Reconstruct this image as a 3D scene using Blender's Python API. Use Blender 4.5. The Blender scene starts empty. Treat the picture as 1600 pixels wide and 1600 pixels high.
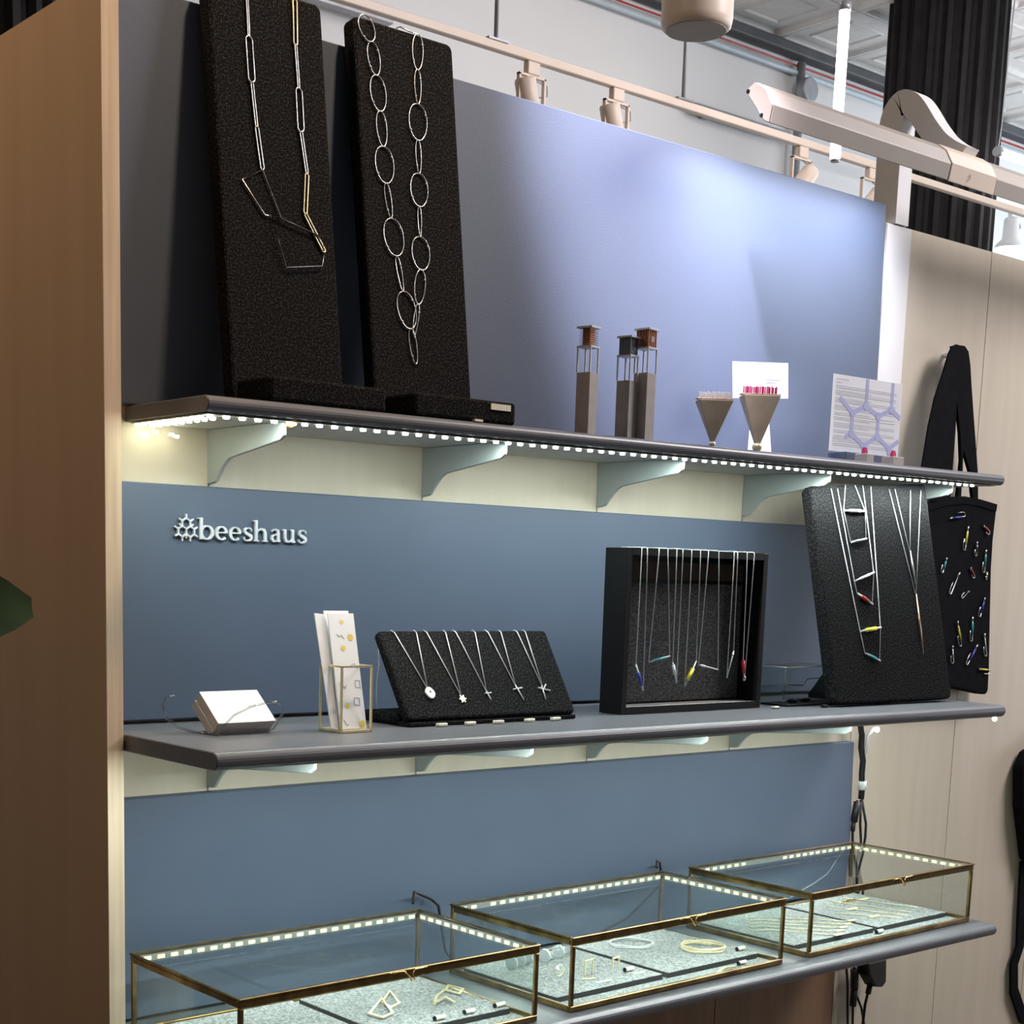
import bpy, bmesh, math, random
from mathutils import Vector, Matrix
random.seed(7)
scene = bpy.context.scene
COL = scene.collection
PI = math.pi

# ------------------------------------------------------------------ camera, world, lights, exposure
cam_d = bpy.data.cameras.new('camera')
cam = bpy.data.objects.new('camera', cam_d)
COL.objects.link(cam)
cam_d.sensor_width = 36.0
cam_d.lens = 2369.81 / 1600 * 36.0
cam_d.shift_x = 0.0652
cam_d.shift_y = 0.2949
cam_d.clip_start = 0.05
right = Vector((0.77602, -0.63017, 0.02605))
upv = Vector((0.07802, 0.13689, 0.98751))
fwd = Vector((0.62586, 0.76429, -0.15540))
M = Matrix.Identity(4)
for i in range(3):
    M[i][0] = right[i]; M[i][1] = upv[i]; M[i][2] = -fwd[i]
M[0][3], M[1][3], M[2][3] = -1.0465, -1.7904, 1.4982
cam.matrix_world = M
scene.camera = cam

scene.view_settings.view_transform = 'Standard'
scene.view_settings.look = 'None'
scene.view_settings.gamma = 1.0
scene.view_settings.exposure = 0.0
scene.view_settings.use_curve_mapping = False
scene.cycles.use_denoising = True
scene.cycles.max_bounces = 10
scene.cycles.transparent_max_bounces = 24
scene.cycles.caustics_reflective = False
scene.cycles.caustics_refractive = False

W = bpy.data.worlds.new('world'); scene.world = W; W.use_nodes = True
W.node_tree.nodes['Background'].inputs[0].default_value = (1.0, 0.93, 0.85, 1)
W.node_tree.nodes['Background'].inputs[1].default_value = 0.09

def aim(o, target):
    d = Vector(target) - o.location
    o.rotation_euler = d.to_track_quat('-Z', 'Y').to_euler()
def area(name, loc, target, sx, sy, power, color, spread=180):
    l = bpy.data.lights.new(name, 'AREA'); l.shape = 'RECTANGLE'; l.size = sx; l.size_y = sy
    l.energy = power; l.color = color; l.spread = math.radians(spread)
    o = bpy.data.objects.new(name, l); COL.objects.link(o); o.location = loc; aim(o, target); return o
def spot(name, loc, target, power, color, angle, blend=1.0, radius=0.04):
    l = bpy.data.lights.new(name, 'SPOT'); l.energy = power; l.color = color
    l.spot_size = math.radians(angle); l.spot_blend = blend; l.shadow_soft_size = radius
    o = bpy.data.objects.new(name, l); COL.objects.link(o); o.location = loc; aim(o, target); return o

# warm shop lamp high above the left end, cool track spots over the middle, added fill lights for walls and ceiling
spot('warm_track_spot', (0.45, -0.72, 3.45), (0.03, 0, 2.06), 120, (1.0, 0.70, 0.44), 44, 0.8, 0.07)
area('warm_fill_left', (-1.05, 0.25, 3.0), (-0.2, 0.1, 2.1), 0.3, 0.3, 8, (1.0, 0.72, 0.46))  # added warm fill for the left side panel, no fixture behind it
spot('cool_track_spot', (0.14, -0.66, 3.35), (0.79, 0, 2.055), 800, (1.0, 0.89, 1.0), 22)
area('right_pool_fill', (1.14, -0.137, 2.2285), (1.14, 0.0, 1.93), 0.52, 0.03, 4.2, (0.90, 0.90, 1.0), 105)  # added under the bar, stands in for the right-hand pool of spotlight
area('right_wall_fill', (3.0, -1.4, 3.5), (1.9, 0, 1.85), 1.0, 1.0, 80, (1.0, 0.93, 0.95))  # unseen fill added to light the right wall, bar and tote
area('ceiling_uplight_fill', (6.8, -1.6, 1.4), (5.0, 2.2, 3.9), 2.0, 1.6, 80, (0.94, 0.97, 1.0))  # added out of view to lift the dark ceiling and far wall
area('far_wall_fill', (3.4, 1.7, 3.85), (3.6, 2.4, 2.4), 2.4, 0.8, 17, (1.0, 0.95, 0.93))  # unseen fill added behind the partition to brighten the far wall
area('daylight_back', (8.2, 0.8, 2.7), (6.0, 3.0, 3.5), 1.6, 1.6, 85, (0.78, 0.91, 1.0))
area('shelf_led_line', (0.61, -0.285, 1.268), (0.61, -0.22, 0.9), 1.57, 0.006, 6.0, (0.88, 1.0, 0.94))
area('top_shelf_led_line', (0.70, -0.1945, 1.6768), (0.70, -0.15, 1.3), 1.56, 0.005, 6.5, (0.88, 1.0, 0.94)).rotation_euler.rotate_axis('Z', 0.0)

area('shelf_led_return', (-0.150, -0.235, 1.268), (-0.165, -0.225, 0.9), 0.006, 0.17, 0.22, (0.90, 1.0, 0.92))
area('top_shelf_led_return', (-0.112, -0.150, 1.6735), (-0.130, -0.140, 1.3), 0.005, 0.08, 0.40, (0.92, 1.0, 0.86))

# ------------------------------------------------------------------ materials
def mat(name, col, rough=0.6, metal=0.0, var=None, scale=40, stretch=(1, 1, 1), bump=0.0, bscale=None,
        emit=None, spec=0.5, detail=4, sheen=0.0):
    m = bpy.data.materials.new(name); m.use_nodes = True
    nt = m.node_tree; b = nt.nodes['Principled BSDF']
    b.inputs['Base Color'].default_value = (*col, 1)
    b.inputs['Roughness'].default_value = rough
    b.inputs['Metallic'].default_value = metal
    b.inputs['Specular IOR Level'].default_value = spec
    if sheen: b.inputs['Sheen Weight'].default_value = sheen
    if emit:
        b.inputs['Emission Color'].default_value = (*emit[0], 1); b.inputs['Emission Strength'].default_value = emit[1]
    if var or bump:
        tc = nt.nodes.new('ShaderNodeTexCoord'); mp = nt.nodes.new('ShaderNodeMapping')
        mp.inputs['Scale'].default_value = stretch
        nt.links.new(tc.outputs['Object'], mp.inputs['Vector'])
        nz = nt.nodes.new('ShaderNodeTexNoise'); nz.inputs['Scale'].default_value = scale; nz.inputs['Detail'].default_value = detail
        nt.links.new(mp.outputs['Vector'], nz.inputs['Vector'])
        if var:
            cr = nt.nodes.new('ShaderNodeValToRGB')
            cr.color_ramp.elements[0].position = var[2] if len(var) > 2 else 0.3
            cr.color_ramp.elements[1].position = var[3] if len(var) > 3 else 0.7
            cr.color_ramp.elements[0].color = (*var[0], 1); cr.color_ramp.elements[1].color = (*var[1], 1)
            nt.links.new(nz.outputs['Fac'], cr.inputs['Fac']); nt.links.new(cr.outputs['Color'], b.inputs['Base Color'])
        if bump:
            n2 = nz
            if bscale:
                n2 = nt.nodes.new('ShaderNodeTexNoise'); n2.inputs['Scale'].default_value = bscale
                nt.links.new(tc.outputs['Object'], n2.inputs['Vector'])
            bp = nt.nodes.new('ShaderNodeBump'); bp.inputs['Strength'].default_value = bump; bp.inputs['Distance'].default_value = 0.002
            nt.links.new(n2.outputs['Fac'], bp.inputs['Height']); nt.links.new(bp.outputs['Normal'], b.inputs['Normal'])
    return m

def glass_mat(name, tint, amount=1.0):
    m = bpy.data.materials.new(name); m.use_nodes = True; nt = m.node_tree; nt.nodes.clear()
    out = nt.nodes.new('ShaderNodeOutputMaterial'); mix = nt.nodes.new('ShaderNodeMixShader')
    tr = nt.nodes.new('ShaderNodeBsdfTransparent'); tr.inputs[0].default_value = (*tint, 1)
    gl = nt.nodes.new('ShaderNodeBsdfGlossy'); gl.inputs['Roughness'].default_value = 0.015
    lw = nt.nodes.new('ShaderNodeLayerWeight'); lw.inputs['Blend'].default_value = 0.5
    pw = nt.nodes.new('ShaderNodeMath'); pw.operation = 'POWER'; pw.inputs[1].default_value = 5.0
    mu = nt.nodes.new('ShaderNodeMath'); mu.operation = 'MULTIPLY_ADD'; mu.inputs[1].default_value = 0.55 * amount; mu.inputs[2].default_value = 0.03 * amount
    nt.links.new(lw.outputs['Facing'], pw.inputs[0]); nt.links.new(pw.outputs[0], mu.inputs[0]); nt.links.new(mu.outputs[0], mix.inputs[0])
    nt.links.new(tr.outputs[0], mix.inputs[1]); nt.links.new(gl.outputs[0], mix.inputs[2]); nt.links.new(mix.outputs[0], out.inputs[0])
    return m

MT = dict(
    paint=mat('slate_blue_paint', (.088, .116, .176), .5, var=((.085, .112, .171), (.091, .120, .181)), scale=7, bump=.10, bscale=420),
    ply=mat('pale_birch_plywood', (.58, .515, .41), .55, var=((.555, .49, .385), (.605, .54, .435)), scale=3.0, stretch=(9, 9, .7), bump=.05),
    plyside=mat('oiled_plywood', (.46, .30, .175), .5, var=((.44, .285, .165), (.48, .315, .185)), scale=2.5, stretch=(8, 8, .7), bump=.05),
    plyedge=mat('plywood_edge', (.74, .58, .42), .6, var=((.66, .50, .35), (.80, .64, .47)), scale=9, stretch=(14, 14, .6), bump=.08),
    core=mat('dark_gap_timber', (.06, .045, .03), .9, var=((.05, .04, .03), (.07, .05, .035)), scale=12),
    shelf=mat('charcoal_shelf_laminate', (.128, .134, .152), .36, var=((.118, .124, .141), (.138, .144, .163)), scale=18, stretch=(1, 9, 9), bump=.08),
    bracket=mat('pale_grey_bracket_steel', (.33, .37, .365), .45, var=((.31, .35, .345), (.35, .39, .385)), scale=14),
    felt=mat('charcoal_felt', (.024, .023, .023), .95, var=((.008, .008, .009), (.066, .066, .067), .47, .82), scale=380, bump=.25, detail=6, spec=.03),
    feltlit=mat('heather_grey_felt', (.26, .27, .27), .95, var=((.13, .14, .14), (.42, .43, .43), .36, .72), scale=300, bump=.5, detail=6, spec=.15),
    feltedge=mat('dark_felt_edge', (.055, .06, .062), .95, var=((.045, .05, .05), (.07, .075, .08)), scale=300, spec=.1),
    silver=mat('silver', (.58, .57, .56), .3, 1.0, var=((.52, .51, .50), (.64, .63, .62)), scale=60),
    silverd=mat('oxidised_silver', (.16, .16, .165), .3, 1.0, var=((.12, .12, .125), (.2, .2, .21)), scale=60),
    whitemetal=mat('bright_silver_chain', (.62, .64, .65), .4, .35, var=((.52, .54, .55), (.72, .74, .75)), scale=900),
    gold=mat('gold', (.86, .62, .25), .25, 1.0, var=((.80, .56, .2), (.92, .68, .3)), scale=60),
    palegold=mat('pale_gold_chain', (.88, .78, .50), .35, .6, var=((.82, .72, .44), (.94, .84, .56)), scale=200),
    rosegold=mat('rose_gold', (.80, .50, .36), .28, 1.0, var=((.74, .45, .3), (.86, .55, .4)), scale=60),
    brass=mat('aged_brass', (.30, .20, .08), .32, 1.0, var=((.17, .11, .045), (.40, .28, .12)), scale=30, stretch=(1, 1, 1)),
    copper=mat('copper_wire', (.50, .24, .15), .35, 1.0, var=((.4, .18, .11), (.6, .3, .2)), scale=150),
    black=mat('satin_black', (.005, .005, .006), .55, var=((.004, .004, .005), (.006, .006, .007)), scale=30, spec=.25),
    cloth=mat('black_canvas', (.006, .006, .008), .95, var=((.005, .005, .0065), (.008, .008, .010)), scale=60, bump=.2, bscale=900, spec=.06),
    rubber=mat('black_cable_rubber', (.010, .010, .011), .45, var=((.009, .009, .01), (.012, .012, .013)), scale=50),
    paper=mat('white_paper', (.84, .85, .88), .7, var=((.82, .83, .86), (.86, .87, .90)), scale=15),
    cardedge=mat('card_stack_edge', (.60, .55, .53), .8, var=((.52, .47, .46), (.68, .63, .61)), scale=60, stretch=(1, 1, 30)),
    ink=mat('grey_print', (.42, .44, .50), .8, var=((.40, .42, .48), (.44, .46, .52)), scale=50),
    lilac=mat('lilac_print', (.46, .48, .74), .8, var=((.44, .46, .72), (.48, .50, .76)), scale=30),
    yellowink=mat('yellow_print', (.80, .62, .12), .8, var=((.75, .57, .1), (.85, .67, .15)), scale=50),
    tag=mat('cream_price_tag', (.80, .80, .68), .7, var=((.76, .76, .64), (.84, .84, .72)), scale=80),
    letters=mat('brushed_aluminium_letters', (.72, .75, .82), .38, .25, var=((.68, .71, .78), (.76, .79, .86)), scale=80),
    concrete=mat('warm_concrete', (.46, .42, .39), .85, var=((.42, .38, .35), (.50, .455, .425)), scale=60, bump=.25),
    stonegold=mat('gold_leaf_clay', (.52, .45, .33), .7, .1, var=((.47, .40, .29), (.57, .50, .38)), scale=40, bump=.15),
    white=mat('white_paint', (.78, .78, .78), .5, var=((.76, .76, .76), (.80, .80, .80)), scale=8),
    wallfar=mat('far_wall_white', (.74, .735, .74), .7, var=((.72, .715, .72), (.76, .755, .76)), scale=2),
    tin=mat('white_tin_ceiling', (.70, .69, .67), .5, var=((.66, .65, .63), (.74, .73, .71)), scale=14, bump=.25, bscale=60),
    cream=mat('warm_lit_white_enamel', (.80, .67, .56), .42, var=((.78, .65, .54), (.82, .69, .58)), scale=9),  # white fittings, the warm lamp tint is put into their colour
    tan=mat('dim_warm_lit_white_enamel', (.40, .355, .31), .5, var=((.385, .34, .295), (.415, .37, .325)), scale=9),  # white enamel coloured tan to carry the warm light on the bar
    iron=mat('black_cast_iron', (.014, .013, .013), .7, var=((.011, .010, .010), (.018, .017, .017)), scale=20, bump=.15, spec=.2),
    greymetal=mat('grey_conduit', (.36, .37, .39), .4, .5, var=((.32, .33, .35), (.40, .41, .43)), scale=20),
    bluegrey=mat('bluegrey_conduit', (.50, .58, .64), .45, var=((.46, .54, .6), (.54, .62, .68)), scale=20),
    beam=mat('dark_beam', (.075, .078, .085), .6, var=((.06, .063, .07), (.09, .093, .1)), scale=8),
    floor=mat('grey_floor', (.16, .14, .12), .45, var=((.14, .12, .10), (.19, .165, .14)), scale=3, stretch=(1, 6, 1)),
    leaf=mat('dark_green_leaf', (.012, .022, .006), .8, spec=.1, var=((.009, .017, .004), (.018, .032, .009)), scale=25),
    stem=mat('plant_stem', (.10, .07, .035), .8, var=((.08, .055, .028), (.13, .09, .045)), scale=40),
    pot=mat('terracotta_pot', (.35, .16, .09), .8, var=((.31, .14, .08), (.39, .18, .10)), scale=12),
    led=mat('lit_led', (1, 1, 1), .5, var=((.98, .98, .98), (1, 1, 1)), scale=5, emit=((.88, .98, 1.0), 14)),
    ledbox=mat('lit_warm_led', (1, 1, .9), .5, var=((.98, .98, .88), (1, 1, .9)), scale=5, emit=((.97, .95, .50), 1.25)),
    ledleft=mat('lit_yellowish_led', (1, 1, .85), .5, var=((.98, .98, .83), (1, 1, .85)), scale=5, emit=((.98, 1.0, .74), 18)),
    ledend=mat('dim_led', (1, 1, .8), .5, var=((.98, .98, .78), (1, 1, .8)), scale=5, emit=((1.0, .95, .55), 3)),
    tape=mat('led_tape', (.42, .41, .33), .5, var=((.38, .37, .30), (.46, .45, .36)), scale=60),
    amber=mat('glowing_amber_clip', (.80, .42, .06), .35, var=((.76, .38, .05), (.84, .46, .08)), scale=60, emit=((1.0, .55, .1), .25)),  # clip is no lamp, its weak emission imitates strip light caught in it
    tubelit=mat('lit_tube', (1, .95, 1), .5, var=((.98, .94, .98), (1, .96, 1)), scale=4, emit=((1.0, .90, .98), 22.0)),
    spotglow=mat('lit_lamp_face', (1, 1, 1), .5, var=((.98, .98, .98), (1, 1, 1)), scale=4, emit=((1.0, .98, .94), 5.0)),
    red=mat('red_enamel', (.38, .035, .03), .35, var=((.42, .025, .025), (.48, .035, .035)), scale=60),
    magenta=mat('magenta_spikes', (.50, .02, .13), .4, var=((.45, .015, .11), (.55, .03, .16)), scale=60),
    ivory=mat('ivory_spikes', (.88, .85, .80), .5, var=((.85, .82, .77), (.91, .88, .83)), scale=60),
    teal=mat('teal_enamel', (.05, .34, .36), .35, var=((.045, .31, .33), (.055, .37, .39)), scale=60),
    yellow=mat('yellow_enamel', (.78, .70, .06), .35, var=((.74, .66, .05), (.82, .74, .07)), scale=60),
    blue=mat('blue_enamel', (.03, .05, .36), .35, var=((.025, .045, .33), (.035, .055, .39)), scale=60),
    pearl=mat('pearl', (.80, .80, .83), .25, var=((.74, .74, .78), (.86, .86, .88)), scale=60),
    grit=mat('galvanised_lattice', (.20, .22, .25), .4, .7, var=((.15, .17, .2), (.26, .28, .31)), scale=150),
    glass=glass_mat('clear_glass', (.965, .99, .983), 1.3),
    loop=glass_mat('clear_loop', (.72, .75, .77), 4.0),
    felt_lightened=mat('charcoal_felt_lightened', (.10, .105, .105), .95, var=((.045, .048, .048), (.19, .195, .195), .42, .78), scale=360, bump=.25, detail=6, spec=.05),  # felt painted lighter, for strip light that does not reach into the frame
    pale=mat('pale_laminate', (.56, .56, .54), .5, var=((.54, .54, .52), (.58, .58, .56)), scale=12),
    plybrown=mat('brown_lower_wall', (.24, .145, .085), .5, var=((.20, .12, .07), (.28, .17, .10)), scale=3, stretch=(9, 9, .7), bump=.05),
    acrylic=glass_mat('clear_acrylic', (.95, .97, .975), 1.3),
)

# ------------------------------------------------------------------ mesh helpers
class MB:
    def __init__(s): s.v = []; s.f = []; s.sm = []
    def add(s, vs, fs, smooth=False):
        k = len(s.v); s.v += [tuple(v) for v in vs]
        s.f += [tuple(i + k for i in f) for f in fs]; s.sm += [smooth] * len(fs); return s
    def box(s, x0, x1, y0, y1, z0, z1):
        return s.add([(x0, y0, z0), (x1, y0, z0), (x1, y1, z0), (x0, y1, z0), (x0, y0, z1), (x1, y0, z1), (x1, y1, z1), (x0, y1, z1)],
                     [(0, 3, 2, 1), (4, 5, 6, 7), (0, 1, 5, 4), (1, 2, 6, 5), (2, 3, 7, 6), (3, 0, 4, 7)])
    def prism(s, poly, fn, a, b, smooth=False):
        """poly 2D, fn(u,v,w)->xyz, extruded from w=a to w=b"""
        n = len(poly)
        s.add([fn(u, v, a) for u, v in poly] + [fn(u, v, b) for u, v in poly],
              [tuple(range(n))[::-1], tuple(range(n, 2 * n))])
        k = len(s.v) - 2 * n
        s.f += [(k + i, k + (i + 1) % n, k + n + (i + 1) % n, k + n + i) for i in range(n)]; s.sm += [smooth] * n
        return s
    def tube(s, pts, r, n=6, closed=False, r2=None):
        pts = [Vector(p) for p in pts]; m = len(pts); rings = []
        rad = r if isinstance(r, (list, tuple)) else [r] * m
        prev = None
        for i, p in enumerate(pts):
            if closed: t = pts[(i + 1) % m] - pts[i - 1]
            else: t = pts[min(i + 1, m - 1)] - pts[max(i - 1, 0)]
            t.normalize()
            if prev is None:
                a = Vector((0, 0, 1)) if abs(t.z) < .9 else Vector((1, 0, 0))
                prev = t.cross(a).normalized()
            prev = (prev - t * prev.dot(t)).normalized(); q = t.cross(prev)
            rings.append([p + (prev * math.cos(2 * PI * j / n) + q * math.sin(2 * PI * j / n)) * rad[i] for j in range(n)])
        vs = [v for rg in rings for v in rg]; fs = []
        for i in range(m if closed else m - 1):
            a, b = i * n, ((i + 1) % m) * n
            fs += [(a + j, a + (j + 1) % n, b + (j + 1) % n, b + j) for j in range(n)]
        s.add(vs, fs, True)
        if not closed:
            k = len(s.v) - m * n
            s.f += [tuple(k + j for j in range(n))[::-1], tuple(k + (m - 1) * n + j for j in range(n))]; s.sm += [False, False]
        return s
    def lathe(s, prof, n=24, c=(0, 0, 0), ax=None):
        """prof (r,z); ax: optional 3x3 matrix"""
        vs = []
        for r, z in prof:
            for j in range(n):
                v = Vector((r * math.cos(2 * PI * j / n), r * math.sin(2 * PI * j / n), z))
                if ax: v = ax @ v
                vs.append(v + Vector(c))
        fs = []
        for i in range(len(prof) - 1):
            fs += [(i * n + j, i * n + (j + 1) % n, (i + 1) * n + (j + 1) % n, (i + 1) * n + j) for j in range(n)]
        s.add(vs, fs, True)
        k = len(s.v) - len(vs)
        s.f += [tuple(k + j for j in range(n))[::-1], tuple(k + (len(prof) - 1) * n + j for j in range(n))]; s.sm += [False, False]
        return s
    def ball(s, c, r, n=12, m=8, sq=(1, 1, 1)):
        vs = [(c[0], c[1], c[2] - r * sq[2])]
        for i in range(1, m):
            a = -PI / 2 + PI * i / m
            vs += [(c[0] + r * sq[0] * math.cos(a) * math.cos(2 * PI * j / n), c[1] + r * sq[1] * math.cos(a) * math.sin(2 * PI * j / n), c[2] + r * sq[2] * math.sin(a)) for j in range(n)]
        vs.append((c[0], c[1], c[2] + r * sq[2])); L = len(vs) - 1
        fs = [(0, 1 + (j + 1) % n, 1 + j) for j in range(n)]
        for i in range(m - 2):
            fs += [(1 + i * n + j, 1 + i * n + (j + 1) % n, 1 + (i + 1) * n + (j + 1) % n, 1 + (i + 1) * n + j) for j in range(n)]
        fs += [(L, 1 + (m - 2) * n + j, 1 + (m - 2) * n + (j + 1) % n) for j in range(n)]
        return s.add(vs, fs, True)
    def ribbon(s, pts, w, fn, a, b, closed=False):
        """flat band of width w (number or list) along 2D pts, extruded a..b through fn"""
        pts = [Vector((p[0], p[1])) for p in pts]; m = len(pts)
        ws = w if isinstance(w, (list, tuple)) else [w] * m
        L, R = [], []
        for i, p in enumerate(pts):
            if closed: d1 = (pts[i] - pts[i - 1]).normalized(); d2 = (pts[(i + 1) % m] - pts[i]).normalized()
            else:
                d1 = (pts[i] - pts[i - 1]).normalized() if i else (pts[1] - pts[0]).normalized()
                d2 = (pts[i + 1] - pts[i]).normalized() if i < m - 1 else d1
            t = (d1 + d2)
            t = t.normalized() if t.length > 1e-6 else d2
            nrm = Vector((-t.y, t.x)); k = max(.45, nrm.dot(Vector((-d2.y, d2.x))))
            L.append(p + nrm * ws[i] / 2 / k); R.append(p - nrm * ws[i] / 2 / k)
        vs = []
        for i in range(m):
            vs += [fn(L[i].x, L[i].y, a), fn(R[i].x, R[i].y, a), fn(R[i].x, R[i].y, b), fn(L[i].x, L[i].y, b)]
        fs = []
        for i in range(m if closed else m - 1):
            p, q = 4 * i, 4 * ((i + 1) % m)
            fs += [(p + j, p + (j + 1) % 4, q + (j + 1) % 4, q + j) for j in range(4)]
        if not closed: fs += [(3, 2, 1, 0), (4 * m - 4, 4 * m - 3, 4 * m - 2, 4 * m - 1)]
        return s.add(vs, fs)

def obj(name, mb, m, parent=None, bevel=0, seg=2, smooth=None):
    me = bpy.data.meshes.new(name); me.from_pydata([tuple(v) for v in mb.v], [], mb.f)
    me.polygons.foreach_set('use_smooth', [bool(x) if smooth is None else smooth for x in mb.sm])
    bm = bmesh.new(); bm.from_mesh(me); bmesh.ops.recalc_face_normals(bm, faces=bm.faces); bm.to_mesh(me); bm.free()
    me.materials.append(MT[m] if isinstance(m, str) else m)
    o = bpy.data.objects.new(name, me); COL.objects.link(o)
    if parent is not None: o.parent = parent
    if bevel:
        b = o.modifiers.new('bevel', 'BEVEL'); b.width = bevel; b.segments = seg; b.limit_method = 'ANGLE'; b.angle_limit = math.radians(40)
        if seg > 1: b.harden_normals = False
    return o
def inst(src, name, parent=None, loc=None, rot=None):
    o = src.copy(); o.name = name; COL.objects.link(o); o.parent = parent
    if loc is not None: o.location = loc
    if rot is not None: o.rotation_euler = rot
    return o
def tag(o, label, cat, group=None):
    o['label'] = label; o['category'] = cat
    if group: o['group'] = group
    return o
def thing(name, label, cat, loc=(0, 0, 0), rotz=0, group=None):
    o = bpy.data.objects.new(name, None); COL.objects.link(o); o.location = loc; o.rotation_euler = (0, 0, rotz)
    o.empty_display_size = .02
    return tag(o, label, cat, group)
def struct(name, mb, m, label=None, bevel=0):
    o = obj(name, mb, m, None, bevel); o['kind'] = 'structure'
    if label: o['label'] = label
    return o
XZ = lambda y0: (lambda u, v, w: (u, y0 - w, v))
def remeshed(o, vox):
    r = o.modifiers.new('union', 'REMESH'); r.mode = 'VOXEL'; r.voxel_size = vox; r.use_smooth_shade = False
    dg = bpy.context.evaluated_depsgraph_get(); me = bpy.data.meshes.new_from_object(o.evaluated_get(dg))
    old = o.data; mt = old.materials[0]; o.modifiers.clear(); o.data = me; me.name = old.name + '_solid'
    me.materials.clear(); me.materials.append(mt); return o
def arc(cx, cy, rx, ry, a0, a1, n):
    return [(cx + rx * math.cos(math.radians(a0 + (a1 - a0) * i / n)), cy + ry * math.sin(math.radians(a0 + (a1 - a0) * i / n))) for i in range(n + 1)]

# ------------------------------------------------------------------ the setting
SP = .36                                   # pitch of the plywood boards
XL = -.188                                 # inner face of the end panel
struct('floor', MB().box(-4, 9.5, -5, 3.1, -.05, 0), 'floor')
wb = struct('wall_back', MB().box(XL, 2.52, .016, .07, 0, 2.160), 'core')
edges = [XL] + [SP * i for i in range(0, 8)]
for i in range(len(edges) - 1):
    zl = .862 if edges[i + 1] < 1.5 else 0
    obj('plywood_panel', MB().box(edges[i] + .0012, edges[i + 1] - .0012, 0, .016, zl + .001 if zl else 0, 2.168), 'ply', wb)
    if zl: obj('panel_lower_part', MB().box(edges[i] + .0012, edges[i + 1] - .0012, 0, .016, 0, zl), 'plybrown', wb)  # lower part of the panels set in a darker brown
wl = struct('wall_left', MB().box(-.2095, XL, -.1185, .75, 0, 2.155), 'plyside')
obj('edge_strip', MB().box(-.2095, XL, -.1205, -.1187, 0, 2.155), 'plyedge', wl)
struct('trim_1', MB().box(1.4405, 1.517, -.005, -.0005, 1.712, 2.166), 'white', 'narrow white strip beside the blue panel')  # thin white strip laid on the wall right of the panel
struct('wall_far', MB().box(-1.5, 9.5, 3.0, 3.08, 0, 3.96), 'wallfar')
ce = struct('ceiling', MB().box(-4, 9.5, -5, 3.1, 3.945, 4.0), 'tin')
# pressed tin tiles of the ceiling, those in sight behind the partition
TP = .46
def tile_mesh():
    mb = MB(); h = TP / 2 - .002
    def frame(a, b, z0, z1):
        vs = []
        for r, z in ((a, z0), (b, z1)): vs += [(-r, -r, z), (r, -r, z), (r, r, z), (-r, r, z)]
        mb.add(vs, [(i, (i + 1) % 4, 4 + (i + 1) % 4, 4 + i) for i in range(4)])
    prof = [(h, 0), (h, -.020), (h - .018, -.022), (h - .035, -.008), (h - .050, -.004), (.12, -.004), (.112, -.010), (.10, -.004), (.03, -.004)]
    for (a, z0), (b, z1) in zip(prof, prof[1:]): frame(a, b, z0, z1)
    mb.add([(-.03, -.03, -.004), (.03, -.03, -.004), (.03, .03, -.004), (-.03, .03, -.004)], [(0, 1, 2, 3)])
    return mb
t0 = None
for ix in range(-2, 7):
    for iy in range(0, 5):
        x = 4.65 + TP * (ix + .5); y = 2.98 - TP * (iy + .5)
        if t0 is None:
            t0 = obj('ceiling_tile', tile_mesh(), 'tin', ce); o = t0
        else: o = inst(t0, 'ceiling_tile', ce)
        o.location = (x, y, 3.943)
struct('trim_2', MB().box(-1.5, 9.5, 2.925, 2.995, 3.872, 3.918), 'beam', 'dark beam along the top of the far white wall', .008)
struct('trim_3', MB().tube([(-1.4, 2.975, 3.815), (9.4, 2.975, 3.815)], .012, 8), 'bluegrey', 'pale conduit under the dark beam')
struct('trim_4', MB().tube([(-1.4, 2.975, 3.846), (9.4, 2.975, 3.846)], .004, 6), 'red', 'thin red cable under the dark beam')

# ------------------------------------------------------------------ painted panels
def panel(label, x0, x1, z0, z1, skew=0, rise=0):
    o = obj('backing_panel', MB().prism([(x0, z0), (x1 + skew, z0 + rise), (x1, z1), (x0, z1)], XZ(0), .001, .019), 'paint', None, .0015, 1)
    return tag(o, label, 'panel', 'slate blue panels on the plywood wall')
panel('slate blue painted panel behind the top shelf, lit by spotlights', XL + .003, 1.414, 1.6992, 2.192, .014, .0098)
panel('slate blue painted panel carrying the silver lettering', XL + .003, 1.420, 1.3015, 1.605)
panel('slate blue painted panel behind the glass cases', XL + .003, 1.427, .903, 1.200, .014)

# ------------------------------------------------------------------ shelves
def shelf(label, x0, x1, yf, yb, zt, th, slope=0):
    r = th / 2; prof = [(yb, 0), (yb, -th)] + [(yf + r + r * math.cos(a), -r + r * math.sin(a)) for a in [math.radians(-90 - 180 * i / 10) for i in range(11)]]
    L = x1 - x0
    fn = lambda u, v, w: (w, u, v + slope * w)
    o = obj('display_shelf', MB().prism(prof, fn, 0, L, True), 'shelf', None, .0012, 1)
    for p in o.data.polygons: p.use_smooth = False
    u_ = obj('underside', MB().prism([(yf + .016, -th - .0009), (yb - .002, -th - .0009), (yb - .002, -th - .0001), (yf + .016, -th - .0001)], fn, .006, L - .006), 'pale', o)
    o.location = (x0, 0, zt); return tag(o, label, 'shelf', 'charcoal shelves on the plywood wall')
ZT, ZM, ZB = 1.6985, 1.297, .899
shelf('charcoal top shelf with a dotted light strip under its front edge', -.122, 1.570, -.2086, -.0005, ZT, .019, .0062)
shelf('charcoal middle shelf below the silver lettering', XL + .002, 1.420, -.338, -.0005, ZM, .021)
shelf('charcoal bottom shelf carrying three glass cases', XL + .002, 1.436, -.347, -.0005, ZB, .021)
TS = lambda x: ZT + .0062 * (x + .122)        # height of the top shelf's upper face

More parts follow.
